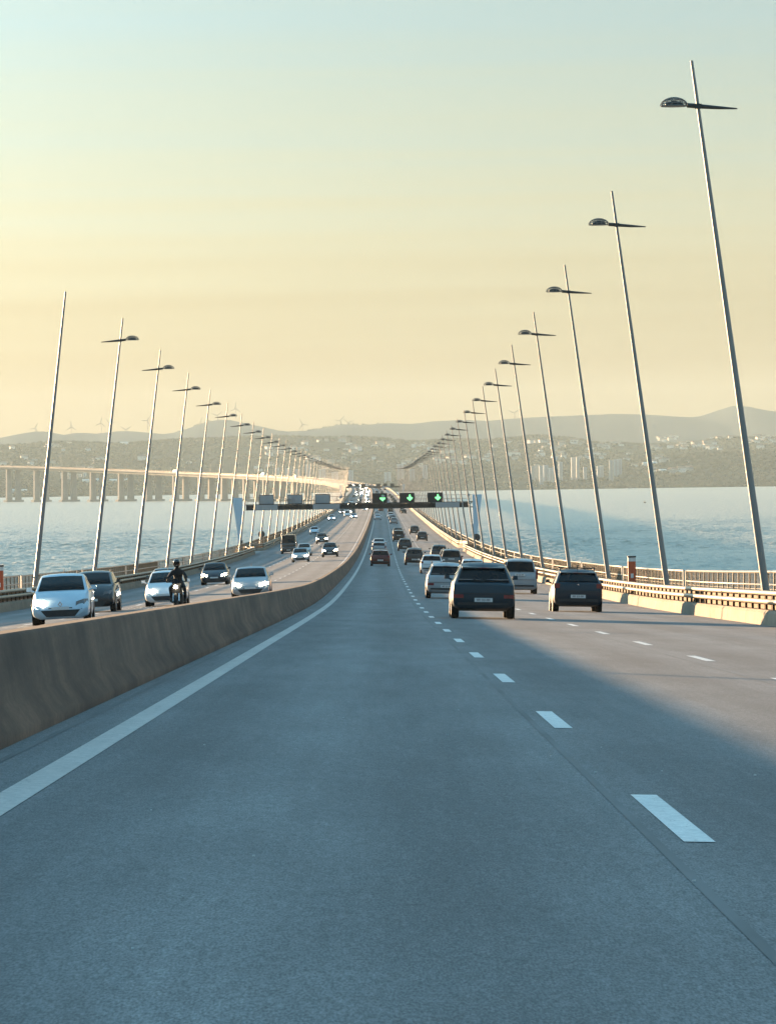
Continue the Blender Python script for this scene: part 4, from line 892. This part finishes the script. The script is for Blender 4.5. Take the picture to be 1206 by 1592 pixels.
for x in (926, 935, 1020):
    xx = at_px(x, D_FAR); z = land_z(xx, D_FAR)
    m = MB(); m.tube([(0, 0, -3), (0, 0, 13)], [.7, .35], 5); m.tube([(-1.5, 0, 9), (1.5, 0, 9)], .3, 4); o = m.build('radio_mast', M['turbine']); o.location = (xx, D_FAR, z)
    tag(o, {926: 'thin mast on the far ridge, left one of a close pair', 935: 'thin mast on the far ridge, right one of a close pair', 1020: 'thin mast standing alone on the far ridge at right'}[x], 'mast', 'thin masts on the far ridge')
M['facade'] = mat('pale_facade', (.50, .47, .42), .85, nz=[((.03, .03, .33), .14, 3), ((.3, .3, .3), .08, 2)])
M['facade_blue'] = mat('cool_facade', (.46, .50, .52), .85, nz=[((.03, .03, .33), .14, 3)])
M['facade_white'] = mat('white_facade', (.78, .75, .68), .8, nz=[((.1, .1, .3), .08, 3)])
M['core_dark'] = mat('stairwell_grey', (.38, .38, .38), .85)
M['roof_tile'] = mat('roof_tile', (.22, .15, .115), .9, nz=[((.5, .5, .5), .2, 3)])
def tower(x, d, w, dep, h, mt, lab, grp):
    z = land_z(x, d); r = empty('apartment_tower', (x, d, z - 1), lab, 'apartment block', grp)
    m = MB(); m.box(-w / 2, w / 2, 0, dep, 0, h); m.build('wall', M[mt], r)
    m = MB(); m.box(-w / 2 - .3, w / 2 + .3, -.3, dep + .3, h + .01, h + 1.2); m.build('roof_edge', M[mt], r)
    m = MB(); m.box(-1.6, 1.6, -.25, 0.2, 1, h - .5); m.build('stairwell', M['core_dark'], r)
    for s in (-1, 1):
        m = MB(); n = int(h / 3)
        for i in range(1, n): m.box(s * w * .3 - w * .13, s * w * .3 + w * .13, -1.0, -.003, i * 3 - .1, i * 3 + .9)
        tag(m.build('balcony', M[mt], r), kind='stuff')
rt_ = random.Random(5)
i = 0
for x, top in ((828, 724), (834, 722), (841, 724), (848, 723), (856, 727), (862, 726), (871, 718), (891, 711), (898, 709), (909, 726), (930, 725), (935, 724), (950, 715), (957, 714), (963, 713)):
    d = 7350 + rt_.uniform(0, 160); xx = at_px(x, d); z = land_z(xx, d); a, b = dr(x, top); zt = CAM_Z + (742 - b) * d / 6000
    w = {950: 9, 957: 9}.get(x, rt_.uniform(6, 9)); h = max(14, min(zt - z, 46))
    tower(xx, d, w, 13, h, rt_.choice(['facade_blue', 'facade_blue', 'facade']), f'pale apartment tower on the far right shore, number {["one", "two", "three", "four", "five", "six", "seven", "eight", "nine", "ten", "eleven", "twelve", "thirteen", "fourteen", "fifteen"][i]} counted from its left end', 'apartment towers on the far right shore'); i += 1
for j, x in enumerate(range(96, 136, 7)):
    d = 7700; tower(at_px(x, d), d, 6, 12, rt_.uniform(10, 18), 'facade_white', 'bright white apartment block behind the left bridge piers', 'white blocks behind the left bridge piers')
for j, x in enumerate((430, 447, 462, 478, 500, 520, 545, 602, 622, 640, 660)):
    d = 7480 + rt_.uniform(-60, 120); tower(at_px(x, d), d, rt_.uniform(9, 14), 12, rt_.uniform(20, 32), 'facade_blue', 'hazy apartment block on the far shore, ' + ('left' if x < 560 else 'right') + ' of the distant gantry', 'hazy blocks ' + ('left' if x < 560 else 'right') + ' of the distant gantry')
for x, y, w, lab in ((133, 749, 11, 'long white shed on the far shore, leftmost of four in a row'), (154, 749, 11, 'long white shed on the far shore, second of four in a row'), (176, 749, 12, 'long white shed on the far shore, third of four in a row'), (197, 749, 12, 'long white shed on the far shore, rightmost of four in a row'),
                     (18, 768, 9, 'low white shore building beneath the bridge, left one at picture edge'), (37, 768, 9, 'low white shore building beneath the bridge, right one near picture edge'), (193, 690, 13, 'long white building high on the left hillside'), (1010, 722, 24, 'long pale building below the wooded hill at right'), (1030, 733, 12, 'small pale building near the shore below the wooded hill')):
    d = 7300.0; a, b = dr(x, y); xx = (a - 588.2) * d / 6000
    while d < 9600 and CAM_Z + (742 - b) * d / 6000 > land_z((a - 588.2) * d / 6000, d) + 2: d += 40
    xx = (a - 588.2) * d / 6000; z = land_z(xx, d); r = empty('white_shed', (xx, d, z - 1.5), lab, 'building', 'white buildings on the far shore'); w = w * .95 * d / 6000
    m = MB(); m.box(-w / 2, w / 2, 0, 16, 0, 6); m.build('wall', M['facade_white'], r)
    m = MB(); m.v = [(-w / 2 - .5, -.5, 6.01), (w / 2 + .5, -.5, 6.01), (w / 2 + .5, 16.5, 6.01), (-w / 2 - .5, 16.5, 6.01), (-w / 2, 8, 8.2), (w / 2, 8, 8.2)]; m.f = [(0, 1, 5, 4), (2, 3, 4, 5), (0, 4, 3), (1, 2, 5), (3, 2, 1, 0)]; m.build('roof', M['facade_white'], r)
hw = MB(); hw.box(-4.5, 4.5, 0, 9, 0, 6.5); HW = [hw.mesh('wall', M[q]) for q in ('facade_white', 'facade', 'facade_white')]
hr = MB(); hr.v = [(-5, -.5, 6.51), (5, -.5, 6.51), (5, 9.5, 6.51), (-5, 9.5, 6.51), (-5, 4.5, 8.9), (5, 4.5, 8.9)]; hr.f = [(0, 1, 5, 4), (2, 3, 4, 5), (0, 4, 3), (1, 2, 5), (3, 2, 1, 0)]; HR = hr.mesh('roof', M['roof_tile'])
def ground_at(x, y):                                         # first point of the hillside met along a line of sight
    a, b = dr(x, y); d = 7150.0
    while d < 12000:
        xx = (a - 588.2) * d / 6000
        if land_z(xx, d) > CAM_Z + (742 - b) * d / 6000 - .5: return xx, d
        d += 25
    return None
nh = 0
ZONES = [(1010, 1215, 680, 700, 74, 'on the right hand slope'), (790, 985, 688, 716, 56, 'on the slope above the towers'), (985, 1080, 716, 742, 16, 'below the dark wood'), (640, 770, 690, 738, 34, 'on the slope right of the gantry'), (395, 560, 684, 735, 38, 'on the slope left of the gantry'), (-40, 300, 690, 735, 30, 'on the wooded left hillside'), (560, 640, 690, 740, 12, 'on the slope straight ahead')]
for x0, x1, y0, y1, cnt, where in ZONES:
    done = tries = 0
    while done < cnt and tries < 900:
        tries += 1; px, py = rt_.uniform(x0, x1), rt_.uniform(y0, y1)
        if noise.noise(Vector((px * .035, py * .12, 4.4))) < -.05: continue
        g = ground_at(px, py)
        if not g: continue
        xx, d = g; z = land_z(xx, d)
        if z < 3: continue
        r = empty('hillside_house', (xx, d, z - 1.2), 'tiny pale house ' + where + ' of the hazy far shore', 'house', 'pale houses ' + where); r.rotation_euler = (0, 0, rt_.uniform(-.8, .8)); sc_ = rt_.uniform(.75, 1.5); r.scale = (sc_ * rt_.uniform(.9, 1.5), sc_, sc_ * rt_.uniform(.8, 1.2))
        link('wall', HW[nh % 3], r); link('roof', HR, r); nh += 1; done += 1
# woods: thousands of lumpy crowns, one mass
def woods():
    m = MB(); ico = bmesh.new(); bmesh.ops.create_icosphere(ico, subdivisions=1, radius=1); iv = [v.co.copy() for v in ico.verts]; fi = [tuple(v.index for v in f.verts) for f in ico.faces]; ico.free()
    r_ = random.Random(3); n = 0; tries = 0
    while n < 30000 and tries < 200000:
        tries += 1; d = 7080 + (9900 - 7080) * r_.random() ** 1.35 if r_.random() < .93 else r_.uniform(13050, 13300); w = 1600 * d / 7000; x = r_.uniform(-w, w)
        cl = noise.fractal(Vector((x * .0025, d * .0014, 8.8)), 1.0, 2.0, 3)
        rw = 588 + 6000 * x / d > 950 and d < 8300
        if cl < (-.10 if not rw else -.6) and r_.random() < .85: continue
        if d > 12000 and (cl < .25 or r_.random() < .6): continue
        z = land_z(x, d)
        if z < .6: continue
        s = r_.uniform(2.6, 5.6); b = len(m.v)
        for v in iv: m.v.append((x + v.x * s * r_.uniform(.85, 1.25), d + v.y * s, z + s * .45 + v.z * s * r_.uniform(.6, .9)))
        m.f += [tuple(i + b for i in f) for f in fi]; n += 1
    return m
M['foliage'] = mat('far_foliage', (.075, .074, .050), 1.0, spec=.1, nz=[((.004, .003, .004), .4, 4), ((.05, .05, .05), .35, 4)])
tag(woods().build('woodland', M['foliage']), kind='stuff')
# boats and a buoy
for x, y, lab in ((977, 757, 'tiny white boat near the far shore, left of the pair'), (986, 757.5, 'tiny white boat near the far shore, right of the pair')):
    a, b = dr(x, y); d = 6000 * CAM_Z / (b - 742); d = min(d, 6900); r = empty('small_boat', ((a - 588.2) * d / 6000, d, 0), lab, 'boat', 'small boats near the far shore')
    m = MB(); m.strip([[(-4, 0, -.3), (-2.5, -1.2, -.3), (3, -1.2, -.3), (4.6, 0, -.3), (3, 1.2, -.3), (-2.5, 1.2, -.3)], [(-4.2, 0, 1.2), (-2.8, -1.5, 1.2), (3.2, -1.5, 1.4), (5.4, 0, 1.7), (3.2, 1.5, 1.4), (-2.8, 1.5, 1.2)]], True); m.f.append((6, 7, 8, 9, 10, 11)); m.build('hull', M['off_white'], r)
    m = MB(); m.box(-2, 1.2, -.9, .9, 1.3, 3.0, .85); m.build('cabin', M['dark_steel'], r)
a, b = dr(1002, 782); d = 6000 * CAM_Z / (b - 742); r = empty('buoy', ((a - 588.2) * d / 6000, d, 0), 'small dark buoy floating on the water at right', 'buoy')
m = MB(); m.lathe([(.9, -.4), (1.3, .2), (1.1, .7), (.5, .9)], (0, 0, 1), (0, 0, 0), 12); m.build('float', M['dark_steel'], r); m = MB(); m.tube([(0, 0, .8), (0, 0, 2.6)], [.35, .12], 6); m.build('topmark', M['dark_steel'], r)
